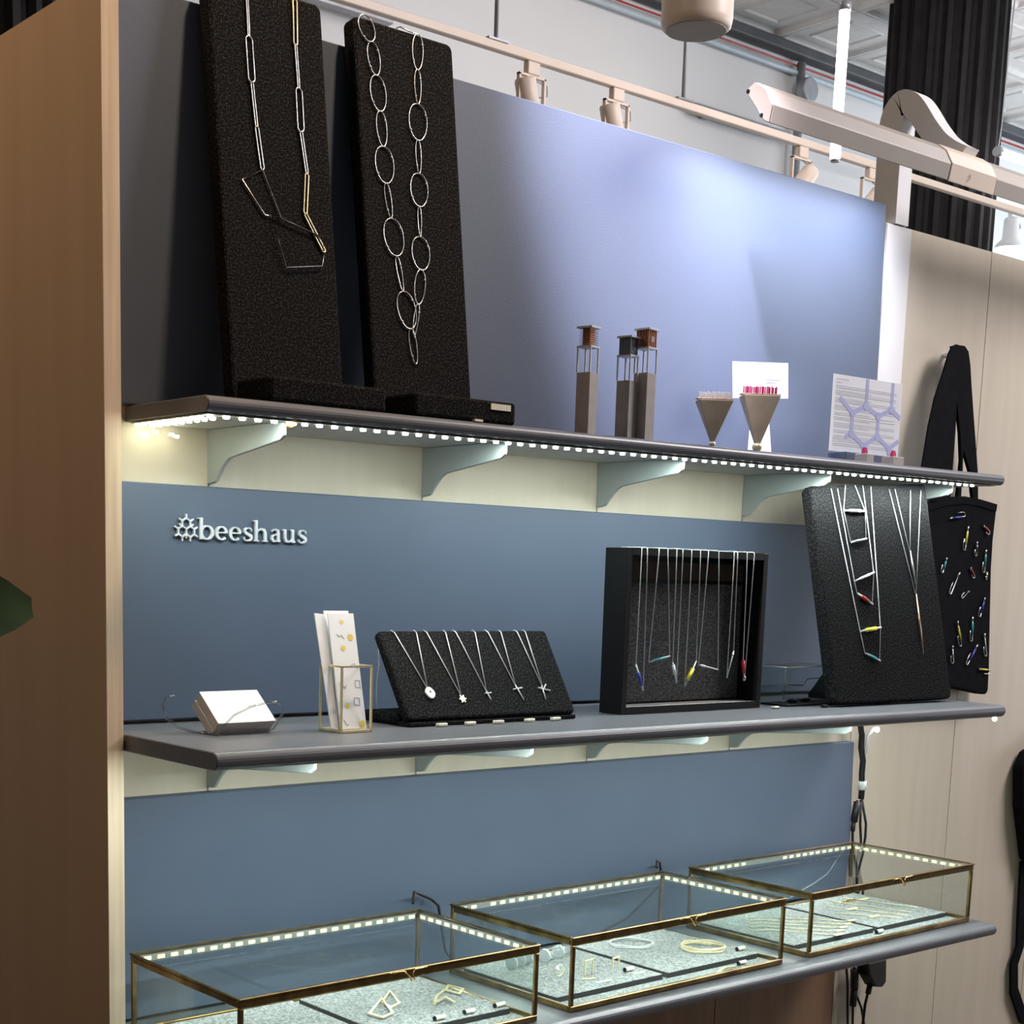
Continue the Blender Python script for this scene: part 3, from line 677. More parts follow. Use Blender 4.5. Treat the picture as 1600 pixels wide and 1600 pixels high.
for (a, b_), (u, v), lab, kind in zip(tops5, bots5, labs5, range(5)):
    nk = thing('pendant_necklace', lab, 'necklace', group='necklaces on the slanted felt stand'); nk.matrix_world = FS
    Z_ = .0016
    chain('chain', [(a, .118, -.0155), (a, .132, -.0150), (a, .1400, -.010), (a, .1388, -.001), (a + .002, .134, Z_), (u - .0006, v, Z_)], 'whitemetal', nk)
    chain('chain', [(b_, .118, -.0155), (b_, .132, -.0150), (b_, .1400, -.010), (b_, .1388, -.001), (b_ + .001, .134, Z_), (u + .0006, v, Z_)], 'whitemetal', nk)
    if kind == 0:
        pts = [(u + .0015 + .0072 * math.cos(x) * (1 + .12 * math.cos(2 * x + .5)), v - .0085 + .0090 * math.sin(x)) for x in [2 * PI * i / 16 for i in range(16)]]
        pd = obj('pendant', MB().prism(pts, FLAT, .0005, .0036), 'pearl', nk, .0009, 2); obj('stone', MB().ball((u + .0015, v - .0075, .0036), .0017, 8, 5), 'silverd', pd)
    elif kind == 1:
        mb = MB()
        for k in range(6):
            an = math.radians(60 * k); mb.ribbon([(u + .0012, v - .0062), (u + .0012 + .0062 * math.cos(an), v - .0062 + .0062 * math.sin(an))], .0014, FLAT, .0006, .0022)
        mb.ribbon([(u + .0012 + .0036 * math.cos(math.radians(60 * k)), v - .0062 + .0036 * math.sin(math.radians(60 * k))) for k in range(6)], .0014, FLAT, .0006, .0022, True)
        o = obj('pendant', mb, 'palegold', nk)
    else:
        cr = {2: [((u, v), (.1531, .0267)), ((.1466, .0372), (.1584, .0379))], 3: [((u, v), (.2137, .0253)), ((.201, .0418), (.2192, .044))], 4: [((u - .001, v + .001), (.2558, .0243)), ((.2494, .0431), (.271, .0378)), ((.2588, .040), (.2668, .0480))]}[kind]
        mb = MB()
        for p, q in cr: mb.tube([(p[0], p[1], Z_), (q[0], q[1], Z_)], .0011, 6)
        obj('pendant', mb, 'whitemetal', nk)
for x, lab in ((.233, 'cream price tag under the shell pendant necklace'), (.283, 'cream price tag under the golden honeycomb pendant'), (.334, 'cream price tag in the middle of the felt stand'), (.392, 'cream price tag under the slim tilted cross'), (.442, 'cream price tag under the twig cross, rightmost of five')):
    o = tag(obj('price_tag', MB().box(-.0085, .0085, -.0035, .0035, 0, .0045), 'tag', None, .001, 1), lab, 'price tag', 'price tags in front of the felt stand'); o.location = (x, -.2155, ZM + .0008); o.rotation_euler = (.0, 0, .03)
    tp_ = MB()
    for k in range(4): tp_.box(-.0065 + k * .0035, -.0045 + k * .0035, -.0018, .0012, .00455, .0047)
    p = obj('print', tp_, 'ink', o); p['kind'] = 'stuff'
fc = tag(obj('fine_chain', MB().tube([(.232, -.072, ZM + .002), (.228, -.074, ZM + .03), (.229, -.073, ZM + .055), (.2305, -.075, ZM + .075), (.230, -.074, ZM + .10), (.236, -.085, ZM + .115)], .0006, 5), 'whitemetal'), 'fine loose silver chain dangling behind the slanted felt stand', 'chain')

# shadow box frame with seven necklaces
t = thing('shadow_box', 'deep black square frame with felt back and hanging necklaces', 'frame', (.601, -.190, ZM + .0006))
w_, d_, h_ = .324, .047, .2485; bw = .0105
obj('side_board', MB().box(0, bw, 0, d_, 0, h_), 'black', t, .0006, 1); obj('side_board', MB().box(w_ - bw, w_, 0, d_, 0, h_), 'black', t, .0006, 1)
obj('top_board', MB().box(bw, w_ - bw, 0, d_, h_ - bw, h_), 'black', t); obj('bottom_board', MB().box(bw, w_ - bw, 0, d_, 0, bw), 'pale', t)  # bottom board coloured paler in place of light falling into the frame
obj('front_lip', MB().box(bw, w_ - bw, -.0004, .003, 0, bw), 'black', t)
obj('back_board', MB().box(bw, w_ - bw, d_ - .004, d_, bw, h_ - bw), 'black', t)
obj('felt_back', MB().box(bw + .002, w_ - bw - .002, d_ - .0075, d_ - .0042, bw + .003, .198), 'felt_lightened', t, .001, 1)
obj('backing_strip', MB().box(bw + .002, w_ - bw - .002, d_ - .0068, d_ - .0042, .203, .230), 'core', t)
tops7 = [.0248, .0371, .0622, .0817, .1013, .1151, .1351, .1553, .1735, .198, .2345, .2427, .2658, .2831]
ends7 = [((.0228, .0755), (.0411, .0351)), ((.0501, .0787), (.0963, .0872)), ((.1037, .0773), (.1147, .0457)), ((.1575, .0786), (.1337, .0403)), ((.1633, .0728), (.2099, .0643)), ((.2451, .0935), (.2322, .0508)), ((.2697, .078), (.2760, .0451))]
mats7 = ['blue', 'teal', 'pearl', 'yellow', 'pearl', 'silver', 'red']
labs7 = ['necklace with a blue tube bead, leftmost in the black frame', 'necklace with a level teal bar in the black frame', 'necklace with a hanging white tube bead in the black frame', 'necklace with a yellow tube bead in the black frame', 'necklace with a level silver white bar in the black frame', 'necklace with a slim bare silver bar, second from the right in the black frame', 'necklace with a red tube bead, rightmost in the black frame']
for k in range(7):
    nk = thing('bar_necklace', labs7[k], 'necklace', (.601, -.1945, ZM + .0006), 0, 'necklaces hung over the black frame')
    A, B = ends7[k]; a, b_ = tops7[2 * k], tops7[2 * k + 1]
    pa, pb = (A, B) if k != 3 else (B, A)
    if k == 5: pa, pb = B, A
    H = h_ + .0012
    chain('chain', [(a + .012, .045, H), (a, .004, H), (a, .0006, H - .001), (a - .0002, .0002, H - .006), (pa[0], 0, pa[1])], 'whitemetal', nk, .0008)
    chain('chain', [(b_ - .010, .045, H), (b_, .004, H), (b_, .0006, H - .001), (b_ - .0002, .0002, H - .006), (pb[0], 0, pb[1])], 'whitemetal', nk, .0008)
    obj('bar', MB().tube([(A[0], 0, A[1]), (B[0], 0, B[1])], .0013, 6), 'whitemetal', nk)
    P = Vector((A[0], 0, A[1])); Q = Vector((B[0], 0, B[1]))
    s0, s1 = {0: (.3, .8), 1: (.25, .75), 2: (.12, .6), 3: (.3, .75), 4: (.1, .35), 5: (.1, .2), 6: (.0, .62)}[k]
    rr = {3: .0033, 2: .0028, 6: .0029, 0: .0025}.get(k, .0019)
    obj('bead', MB().tube([P + (Q - P) * s0, P + (Q - P) * s1], rr, 8), mats7[k], nk)
    if k == 6: obj('charm', MB().ball((.275, 0, .049), .0030, 8, 6, (1, 1, 1.5)), 'silver', nk)
o = tag(obj('price_tag', MB().box(-.007, .007, -.0035, .0035, 0, .0035), 'tag', None, .001, 1), 'tiny price tag lying right of the black frame', 'price tag'); o.location = (.935, -.214, ZM + .0006)
obj('foot', MB().box(-.0068, .0068, -.0033, .0033, -.0004, .0016), 'black', o)

# clear acrylic box with small jewellery
t = thing('acrylic_box', 'clear acrylic box partly hidden behind the tall felt board', 'box', (1.055, -.135, ZM + .0006))
W_, D_, H_ = .135, .095, .060
for nm, bx in (('pane', (0, W_, 0, .0022, 0, H_)), ('pane', (0, W_, D_ - .0022, D_, 0, H_)), ('pane', (0, .0022, .0022, D_ - .0022, 0, H_)), ('pane', (W_ - .0022, W_, .0022, D_ - .0022, 0, H_)), ('lid', (0, W_, 0, D_, H_, H_ + .0022))):
    obj(nm, MB().box(*bx), 'acrylic', t)
obj('lid_rim', MB().tube([(0, -.001, .030), (.050, -.001, .028), (.062, -.001, .039), (W_, -.001, .040)], .0008, 5), 'silver', t)
obj('lid_rim', MB().tube([(0, 0, H_), (W_, 0, H_), (W_, D_, H_), (0, D_, H_)], .0010, 5, True), 'white', t)
for x_, y_ in ((0, 0), (0, D_)): obj('corner_edge', MB().tube([(x_, y_, 0), (x_, y_, H_)], .0008, 5), 'greymetal', t)
tag(obj('display_plate', MB().box(.985, 1.14, -.200, -.142, ZM + .0006, ZM + .0035), 'black', None, .0006, 1), 'thin black plate in front of the acrylic box', 'tray')
for (x, y, lab) in ((1.030, -.172, 'dark brooch lying on the black plate, left one'), (1.075, -.165, 'dark brooch lying on the black plate beside the felt board')):
    t = thing('brooch', lab, 'brooch', (x, y, ZM + .0037))
    obj('stone', MB().ball((0, 0, .003), .012, 10, 6, (1, .6, .28)), 'black', t)
    obj('pin', MB().tube([(-.02, .004, .002), (-.005, .006, .005), (.008, .003, .004), (.02, .008, .007), (.026, .004, .004)], .0009, 5), 'silver', t)
o = tag(obj('price_tag', MB().box(-.007, .007, -.0035, .0035, 0, .0042), 'black', None, .001, 1), 'small dark price tag at the corner of the tall felt board', 'price tag'); o.location = (1.040, -.232, ZM + .0006)

# tall felt board on the right with ladder necklaces
TO = (1.0585, -.2455, ZM + .0035); TU = (1, -.012, 0); TV = (0, .085, .36)
t = thing('necklace_board', 'tall leaning dark felt board at the right end of the middle shelf', 'display')
b = obj('board', MB().prism([(-.004, .006), (.003, .003), (.322, .003), (.330, .007), (.3335, .388), (.325, .3945), (.008, .3725), (0, .366)], FLAT, -.022, 0), 'felt', t, .004, 2); b.matrix_world = frame_of(TO, TU, TV)
obj('prop', MB().prism([(-.225, ZM + .0008), (-.075, ZM + .0008), (-.075, ZM + .006), (-.185, ZM + .150), (-.20, ZM + .150)], lambda u, v, w: (w, u, v), 1.20, 1.24), 'black', t)
FT = frame_of(TO, TU, TV)
lad = [((.0936, .3805), (.1201, .3815), [((.0794, .3328), (.14, .3342), 'pearl', .0030), ((.0883, .2784), (.1322, .2861), 'silver', .0018)], 'short ladder necklace with white and silver bars, innermost on the tall board'),
       ((.070, .3725), (.1424, .3815), [((.0847, .211), (.1419, .2277), 'pearl', .0024), ((.0876, .1902), (.1262, .1715), 'red', .0027)], 'ladder necklace with white and red bars on the tall board'),
       ((.0525, .371), (.1647, .3815), [((.0832, .1249), (.1413, .1314), 'yellow', .0033), ((.0887, .087), (.1272, .0734), 'teal', .0024)], 'longest ladder necklace with yellow and teal bars on the tall board')]
Z_ = .0017
for tl, tr, bars, lab in lad:
    nk = thing('ladder_necklace', lab, 'necklace', group='ladder necklaces on the tall felt board'); nk.matrix_world = FT
    for top, k in ((tl, 0), (tr, 1)):
        chain('chain', [(top[0], top[1] - .002, Z_)] + [(b_[k][0], b_[k][1], Z_) for b_ in bars], 'whitemetal', nk, .00075)
    for p, q, m, rr in bars:
        P = Vector((*p, .003)); Q = Vector((*q, .003))
        o = obj('bar', MB().tube([P, Q], .0017, 6), 'whitemetal', nk); obj('bead', MB().tube([P + (Q - P) * .25, P + (Q - P) * .75], rr, 8), m, o)
for tl, tr, mid, low, m, lab in (((.2345, .379), (.2809, .379), (.2555, .2686), (.2589, .2092), 'silver', 'lariat necklace with a short silver drop on the tall board'), ((.2174, .378), (.3128, .381), (.2572, .1911), (.256, .084), 'rosegold', 'lariat necklace with a long copper toned drop on the tall board')):
    nk = thing('lariat_necklace', lab, 'necklace', group='lariat necklaces on the tall felt board'); nk.matrix_world = FT
    chain('chain', [(tl[0], tl[1], Z_), (mid[0] - .0008, mid[1], Z_)], 'whitemetal', nk, .0007)
    chain('chain', [(tr[0], tr[1], Z_), (mid[0] + .0008, mid[1], Z_)], 'whitemetal', nk, .0007)
    obj('drop', MB().tube([(mid[0], mid[1], Z_ + .001), ((mid[0] + low[0]) / 2, (mid[1] + low[1]) / 2, Z_ + .001), (low[0], low[1], Z_ + .001)], [.0009, .0019, .0007], 6), m, nk)

# ------------------------------------------------------------------ tote bag with safety pins
TB = (1.60, -.0300, 1.28)
def tx(u, v, w): return (TB[0] + u, TB[1] - w, TB[2] + v)
t = thing('tote_bag', 'black canvas tote bag hanging on the plywood wall, covered in safety pins', 'bag', (0, 0, 0))
body = [(-.055, .020), (.134, .0161), (.2347, .0014), (.252, .0005), (.2589, .008), (.2560, .0539), (.2440, .160), (.2330, .262), (.2310, .320), (.2355, .392), (.1636, .4000), (.119, .4022), (.06, .397), (.0033, .3851), (-.060, .380)]
obj('body', MB().prism(body, tx, -.016, .006), 'cloth', t, .004, 2)
obj('hem', MB().ribbon([(-.058, .372), (.0033, .3775), (.06, .389), (.119, .394), (.1636, .392), (.231, .3845)], .014, tx, .0062, .0078), 'cloth', t)
fs = [(-.056, .383), (-.0416, .4499), (-.0299, .527), (-.0154, .5824), (.0033, .6248), (.0196, .667), (.0298, .683), (.044, .688), (.0600, .684), (.0598, .6632), (.0559, .630), (.0568, .5945), (.0607, .537), (.0618, .4927), (.0613, .4523), (.060, .392)]
obj('strap', MB().prism(fs, tx, .004, .008), 'cloth', t)
obj('strap', MB().prism([(.036, .684), (.0541, .6885), (.0787, .689), (.0926, .6804), (.1025, .6567), (.1111, .6216), (.1269, .5647), (.1426, .5097), (.1586, .4528), (.168, .395), (.150, .397), (.1299, .4538), (.1137, .4767), (.1013, .4927), (.1044, .4522), (.106, .398), (.094, .398), (.0975, .4700), (.0869, .5224), (.0741, .5602), (.0617, .5949), (.0605, .640), (.055, .664)], tx, -.004, .003), 'cloth', t)
tag(obj('wall_peg', MB().tube([tx(.058, .671, -.028), tx(.058, .672, .006)], .005, 10), 'white'), 'short peg on the plywood wall carrying the tote bag', 'peg')
pins = [((.0619, .3557), (.1144, .3622), 'blue'), ((.13, .3429), (.1262, .2969), 'yellow'), ((.1845, .3465), (.21, .3359), 'red'), ((.1656, .3131), (.1693, .2871), 'silverd'), ((.2011, .2983), (.2032, .2545), 'teal'), ((.0623, .2784), (.0535, .2498), 'teal'), ((.1119, .251), (.0871, .2075), 'silver'), ((.1495, .2605), (.1675, .245), 'red'), ((.1508, .2141), (.1294, .1993), 'silver'), ((.2109, .2017), (.2004, .1632), 'blue'), ((.1177, .1528), (.1398, .1059), 'yellow'), ((.1714, .1617), (.1781, .1145), 'teal'), ((.2206, .1276), (.2362, .0842), 'silver'), ((.1981, .1055), (.1667, .0643), 'blue'), ((.1065, .1033), (.116, .071), 'silver'), ((.2107, .0546), (.249, .0524), 'yellow'), ((.2114, .2532), (.2132, .2405), 'gold')]
plab = ['blue safety pin pinned level near the top of the tote bag', 'large upright yellow safety pin near the top of the tote bag', 'thin red safety pin at the upper right edge of the tote bag', 'small dark safety pin right of the large yellow one', 'tall teal safety pin at the right edge of the tote bag', 'teal safety pin at the left, touching the felt board', 'long slanted plain silver safety pin', 'small dark red safety pin in the middle of the tote bag', 'short slanted silver safety pin', 'blue safety pin at the right edge of the tote bag', 'lower yellow safety pin leaning left', 'upright teal safety pin in the lower half of the tote bag', 'thin silver safety pin at the lower right edge', 'long slanted blue safety pin near the bottom of the tote bag', 'silver safety pin half hidden by the felt board', 'level yellow safety pin at the lower right corner', 'tiny gold safety pin below the tall teal one']
for (p, q, m), lab in zip(pins, plab):
    P = Vector(p); Q = Vector(q); d = (Q - P); L = d.length; d.normalize(); n = Vector((-d.y, d.x))
    if n.x > 0: n = -n
    g = min(.009, L * .28)
    sp = thing('safety_pin', lab, 'pin', (TB[0] + (p[0] + q[0]) / 2, TB[1] - .008, TB[2] + (p[1] + q[1]) / 2), 0, 'safety pins on the tote bag')
    c = (P + Q) / 2
    def L3(v): return (v.x - c.x, -.001, v.y - c.y)
    obj('wire', MB().tube([L3(P), L3(Q), L3(Q + d * .0016 + n * g * .35), L3(Q + n * g * .85), L3(Q - d * L * .18 + n * g), L3(Q - d * L * .45 + n * g * .95)], .0010, 5), 'silver', sp)
    obj('clasp', MB().tube([L3(P - n * .001), L3(P + d * L * .18 + n * .0012)], .0018, 6), 'silver', sp)
    if m != 'silver': obj('sleeve', MB().tube([L3(P + d * L * .22), L3(P + d * L * .78)], .0021, 6), m, sp)

# ------------------------------------------------------------------ glass cases on the bottom shelf
CW, CD, CH = .4765, .2627, .105
CASES = [((-.1494, -.3286), .0113, 'left glass case with brass edges holding kite shaped earrings'),
         ((.392, -.321), .019, 'middle glass case with brass edges holding bangles and rings'),
         ((.936, -.311), .0135, 'right glass case with brass edges holding fine chains')]
ledb = None
def place(i, o, u, v, z=.0, rz=0):
    (X0, Y0), a, _ = CASES[i]
    o.location = (X0 + u * math.cos(a) - v * math.sin(a), Y0 + u * math.sin(a) + v * math.cos(a), ZB + z); o.rotation_euler = (0, 0, a + rz); return o
PADT = .0085
for ci, ((X0, Y0), ang, lab) in enumerate(CASES):
    t = thing('glass_case', lab, 'glass case', (X0, Y0, ZB + .0006), ang, 'brass edged glass cases on the bottom shelf')
    g = .0060
    la = bpy.data.lights.new('case_led_line', 'AREA'); la.shape = 'RECTANGLE'; la.size = CW - .03; la.size_y = .004; la.energy = .46; la.color = (.90, 1.0, .92)
    lo_ = bpy.data.objects.new('case_led_line', la); COL.objects.link(lo_); lo_.parent = t; lo_.location = (CW / 2, CD - .012, CH - .0145); lo_.rotation_euler = (math.radians(-22), 0, 0)
    lo_ = bpy.data.objects.new('case_led_line', la); COL.objects.link(lo_); lo_.parent = t; lo_.location = (CW / 2, .012, CH - .0145); lo_.rotation_euler = (math.radians(22), 0, 0)
    obj('tray', MB().box(.004, CW - .004, .004, CD - .004, .0008, .0026), 'feltlit', t)
    def bar(x0, x1, y0, y1, z0, z1): obj('frame_bar', MB().box(x0, x1, y0, y1, z0, z1), 'brass', t, .0009, 1)
    for z0, z1 in ((0, .0085), (CH - .0095, CH - .0010)):
        bar(0, CW, 0, g, z0, z1); bar(0, CW, CD - g, CD, z0, z1); bar(0, g, g, CD - g, z0, z1); bar(CW - g, CW, g, CD - g, z0, z1)
    for x0 in (0, CW - g):
        for y0 in (0, CD - g): bar(x0, x0 + g, y0, y0 + g, .0085, CH - .0095)
    # lid with its own thin frame
    lid = obj('lid', MB().box(.0032, CW - .0024, .0032, CD - .0022, CH + .0002, CH + .0020), 'glass', t)
    for bx in ((-.0012, CW + .0012, -.0012, .0030), (-.0012, CW + .0012, CD - .0020, CD + .0012), (-.0012, .0022, .003, CD - .002), (CW - .0022, CW + .0012, .003, CD - .002)):
        obj('lid_edge', MB().box(*bx, CH - .0006, CH + .0028), 'brass', lid, .0008, 1)
    pz0, pz1 = .0085, CH - .0095
    for bx in ((g, CW - g, .0012, .0030), (g, CW - g, CD - .0030, CD - .0012)): obj('pane', MB().box(*bx, pz0, pz1), 'glass', t)
    for bx in ((.0012, .0030, g, CD - g), (CW - .0030, CW - .0012, g, CD - g)): obj('pane', MB().box(*bx, pz0, pz1), 'glass', t)
    # clasp loop in the middle of the front edge
    mx = CW * .52
    obj('clasp', MB().tube([(mx - .030, -.0025, CH + .001), (mx - .008, -.003, CH + .0012), (mx, -.004, CH - .006), (mx + .004, -.004, CH - .013), (mx + .008, -.004, CH - .011), (mx + .005, -.004, CH - .004), (mx + .010, -.003, CH + .0012), (mx + .030, -.0025, CH + .0015)], .0011, 6), 'gold', t)
    # lights under the lid
    zt_ = CH - .0035
    tapeB = obj('led_tape', MB().box(.012, CW - .012, CD - .0075, CD - .0062, zt_ - .0062, zt_ + .0025), 'tape', t)
    tapeR = obj('led_tape', MB().box(CW - .0075, CW - .0062, .012, CD - .012, zt_ - .0062, zt_ + .0025), 'tape', t)
    tapeF = obj('led_tape', MB().box(.012, CW - .012, .0062, .0075, zt_ - .004, zt_ + .002), 'tape', t)
    tapeL = obj('led_tape', MB().box(.0062, .0075, .012, CD - .012, zt_ - .004, zt_ + .002), 'tape', t)
    if ledb is None:
        ledb = obj('led', MB().box(-.0055, .0055, -.0010, .0010, -.0026, .0026), 'ledbox', tapeB, .0008, 1); ledb.location = (.020, CD - .0086, zt_ - .002)
        first = True
    gap = {0: (), 1: (2,), 2: (7, 8, 9, 10, 11)}[ci]
    n = 23
    for k in range(n):
        if k in gap or (ci == 0 and k == 0): continue
        inst(ledb, 'led', tapeB, (.020 + k * (CW - .04) / (n - 1), CD - .0086, zt_ - .002), (0, 0, 0))
    for k in range(13):
        inst(ledb, 'led', tapeR, (CW - .0086, .020 + k * (CD - .04) / 12, zt_ - .002), (0, 0, PI / 2))
    for k in range(8):
        inst(ledb, 'led', tapeF, (CW - .02 - k * .018, .0086, zt_ - .001), (0, 0, 0))
    for k in range(8):
        inst(ledb, 'led', tapeL, (.0086, .03 + k * .027, zt_ - .001), (0, 0, PI / 2))
    # two felt pads
    pl = [['left felt pad in the left glass case', 'right felt pad under the kite earrings in the left glass case'],
          ['left felt pad with tubes and arch earrings in the middle glass case', 'right felt pad under the two bangles'],
          ['left felt pad strung with fine chains in the right glass case', 'right felt pad with gold bar chains in the right glass case']][ci]
    for k, (u0, u1) in enumerate(((.011, .2355), (.248, .462))):
        p = thing('felt_pad', pl[k], 'felt pad', group='felt pads in the glass cases'); place(ci, p, u0, .040, .0036)
        obj('core', MB().box(0, u1 - u0, 0, .200, 0, PADT - .0012), 'feltedge', p)
        obj('top_cloth', MB().box(0, u1 - u0, 0, .200, PADT - .0012, PADT), 'feltlit', p, .0006, 1)
JZ = .0036 + PADT + .0004
def poly_wire(mb, pts, w, closed=True, h=.0022): return mb.ribbon(pts, w, FLAT, 0, h, closed)
# case 0: earrings
def flat_piece(ci, name, label, cat, pieces, m, z=JZ, group=None):
    c = Vector((0, 0)); n = 0
    for pts, w, cl in pieces:
        for p in pts: c += Vector(p); n += 1
    c /= n
    t = thing(name, label, cat, group=group); place(ci, t, c.x, c.y, z)
    for k, (pts, w, cl) in enumerate(pieces):
        mb = MB(); mb.ribbon([(p[0] - c.x, p[1] - c.y) for p in pts], w, FLAT, k * .0016, k * .0016 + .0018, cl)
        obj('outline', mb, m, t)
    return t
flat_piece(0, 'earring', 'pale gold open kite earring, the front of two overlapping kites', 'earring', [([(.337, .168), (.307, .104), (.283, .095), (.279, .119)], .0040, True)], 'palegold', JZ + .0020, 'geometric earrings in the left glass case')
flat_piece(0, 'earring', 'pale gold open kite earring, the rear of two overlapping kites', 'earring', [([(.374, .197), (.347, .141), (.324, .131), (.332, .160)], .0040, True)], 'palegold', JZ, 'geometric earrings in the left glass case')
flat_piece(0, 'earring', 'pale gold zigzag earring with a small rectangle at its end', 'earring', [([(.381, .106), (.412, .139), (.448, .160)], .0040, False), ([(.460, .170), (.464, .142), (.444, .127), (.440, .152)], .0036, True), ([(.381, .106), (.413, .120), (.406, .093)], .0040, False)], 'palegold', JZ, 'geometric earrings in the left glass case')
flat_piece(0, 'necklace_piece', 'silver curved piece on the left pad of the left glass case', 'jewellery', [([(.06, .05), (.09, .075), (.14, .085), (.18, .07), (.20, .05)], .003, False)], 'silver', JZ)
def tube_tag(ci, u, v, lab):
    o = tag(obj('price_tag', MB().tube([(-.0085, 0, .0034), (.0085, 0, .0034)], .0034, 8), 'tag', None), lab, 'price tag', 'rolled price tags in the glass cases'); place(ci, o, u, v, JZ)
    obj('end_cap', MB().tube([(-.0102, 0, .0034), (-.0084, 0, .0034)], .0035, 8), 'black', o); return o
for u, v, lab in ((.345, .050, 'rolled cream price tag in the left glass case, left of three'), (.397, .050, 'rolled cream price tag in the left glass case, middle of three'), (.452, .050, 'rolled cream price tag in the left glass case, right of three')): tube_tag(0, u, v, lab)
# case 1: bangles, arches, tubes
def bangle(ci, u, v, rx, ry, m, lab, n_):
    t = thing('bangle', lab, 'bangle', group='bangles in the middle glass case'); place(ci, t, u, v, JZ, -.55)
    for k in range(n_):
        j = k * .0014
        obj('hoop', MB().tube([(rx * (1 - .02 * (k % 3)) * math.cos(2 * PI * i / 40) + (k % 2) * .001, ry * (1 - .02 * (k % 3)) * math.sin(2 * PI * i / 40), .0013 + j + .0006 * math.sin(i * .7 + k)) for i in range(40)], .0011, 5, True), m, t)
bangle(1, .331, .194, .036, .030, 'whitemetal', 'stack of thin silver bangles on the right pad', 3)
bangle(1, .408, .108, .036, .031, 'palegold', 'stack of thin golden bangles on the right pad', 5)
def arch_piece(ci, u, v, w, h, lab, m='palegold'):
    t = thing('arch_earring', lab, 'earring', group='arch earrings in the middle glass case'); place(ci, t, u, v, JZ, .15)
    obj('arch', MB().ribbon([(-w / 2, 0), (-w / 2, h), (w / 2, h), (w / 2, 0)], .0022, lambda a, b, c: (a, c, b), -.0010, .0010), m, t)
arch_piece(1, .138, .101, .020, .022, 'square golden arch earring standing at the middle of the left pad')
arch_piece(1, .201, .105, .016, .016, 'smaller square golden arch earring near the pad seam')
for (u, v, u2, v2, r, lab) in ((.060, .189, .105, .200, .0095, 'clear glass tube lying at the left of the left pad'), (.130, .192, .205, .206, .0100, 'clear glass tube lying at the right of the left pad')):
    t = thing('glass_tube', lab, 'tube', group='glass display tubes in the middle glass case'); place(1, t, u, v, JZ + r)
    P = Vector((0, 0, 0)); Q = Vector((u2 - u, v2 - v, 0))
    obj('tube', MB().tube([P, Q], r, 14), 'acrylic', t)
    for f_ in (.06, .55, .94): obj('ring_band', MB().tube([P + (Q - P) * (f_ - .03), P + (Q - P) * (f_ + .03)], r + .0008, 14), 'whitemetal', t)
for u, v, lab in ((.092, .116, 'silver hoop earring standing on the left pad'),):
    t = thing('hoop_earring', lab, 'earring'); place(1, t, u, v, JZ + .0095)
    obj('hoop', MB().tube([(.0085 * math.cos(2 * PI * i / 20), .001, .0085 * math.sin(2 * PI * i / 20)) for i in range(20)], .0011, 6, True), 'palegold', t); obj('bead', MB().ball((-.006, 0, .004), .0035, 8, 6), 'pearl', t)
flat_piece(1, 'bar_earring', 'small golden oval bar beside the case post', 'earring', [([(.108, .086), (.118, .080), (.128, .078)], .0035, False)], 'palegold')
flat_piece(1, 'bar_earring', 'small white bar lying at the front of the left pad', 'earring', [([(.112, .058), (.138, .056)], .0040, False)], 'pearl')
flat_piece(1, 'bar_earring', 'small white bar lying beside the rolled tag at the pad seam', 'earring', [([(.196, .062), (.218, .062)], .0040, False)], 'pearl')
flat_piece(1, 'curved_band', 'curved golden band lying in front of the bangle pad', 'earring', [([(.331, .011), (.350, .022), (.366, .027), (.387, .024)], .0055, False)], 'palegold', .004)
tube_tag(1, .204, .080, 'rolled cream price tag beside the smaller arch earring'); tube_tag(1, .452, .066, 'rolled cream price tag at the right corner of the bangle pad')
o = tube_tag(1, .407, .026, 'rolled cream price tag in front of the bangle pad'); o.location.z = ZB + .0042
# case 2: chains
rnd = random.Random(3)
for k in range(5):
    t = thing('fine_chain', ['fine pale gold chain at the back of the left pad', 'fine pale gold chain, second from the back on the left pad', 'fine pale gold chain in the middle of the left pad', 'fine pale gold chain, second from the front on the left pad', 'fine pale gold chain at the front of the left pad'][k], 'necklace', group='fine chains on the left pad of the right glass case'); place(2, t, 0, 0, JZ)
    v0 = .225 - k * .019; e = (.235 - k * .028, .128 - k * .014)
    pts = [(.125 - k * .022, v0 + .004, .0009), (.105 - k * .018, v0 - .010, .0009), (.125 - k * .016, v0 - .016, .0009)]
    for j in range(1, 7):
        f_ = j / 6; pts.append((pts[2][0] + (e[0] - pts[2][0]) * f_, pts[2][1] + (e[1] - .03 - pts[2][1]) * f_ + .003 * math.sin(j * 1.9 + k), .0009))
    obj('chain', MB().tube(pts, .0009, 5), 'palegold', t)
    q = pts[-1]; obj('pendant', MB().box(q[0], q[0] + .020, q[1] - .006, q[1] + .001, 0, .0022), 'palegold', t, .0006, 1)
lb = ['chain with a long golden bar at the back of the right pad', 'chain with two golden bars on the right pad', 'chain with a short golden bar in the middle of the right pad', 'chain with a tiny golden bead at the front of the right pad']
for k, (a_, b_, bars) in enumerate([((.400, .225), (.448, .090), [(.425, .190)]), ((.355, .215), (.400, .075), [(.392, .197), (.372, .195)]), ((.310, .190), (.372, .062), [(.330, .150)]), ((.275, .150), (.345, .055), [(.310, .090)])]):
    t = thing('bar_chain', lb[k], 'necklace', group='chains on the right pad of the right glass case'); place(2, t, 0, 0, JZ)
    obj('chain', MB().tube([(a_[0] + (b_[0] - a_[0]) * j / 8, a_[1] + (b_[1] - a_[1]) * j / 8 + .002 * math.sin(j * 2 + k), .0009) for j in range(9)], .0009, 5), 'palegold', t)
    for (u, v) in bars: obj('pendant', MB().box(u - .014, u + .014, v - .0035, v + .0035, 0, .0024), 'gold' if k == 1 else 'palegold', t, .0006, 1)
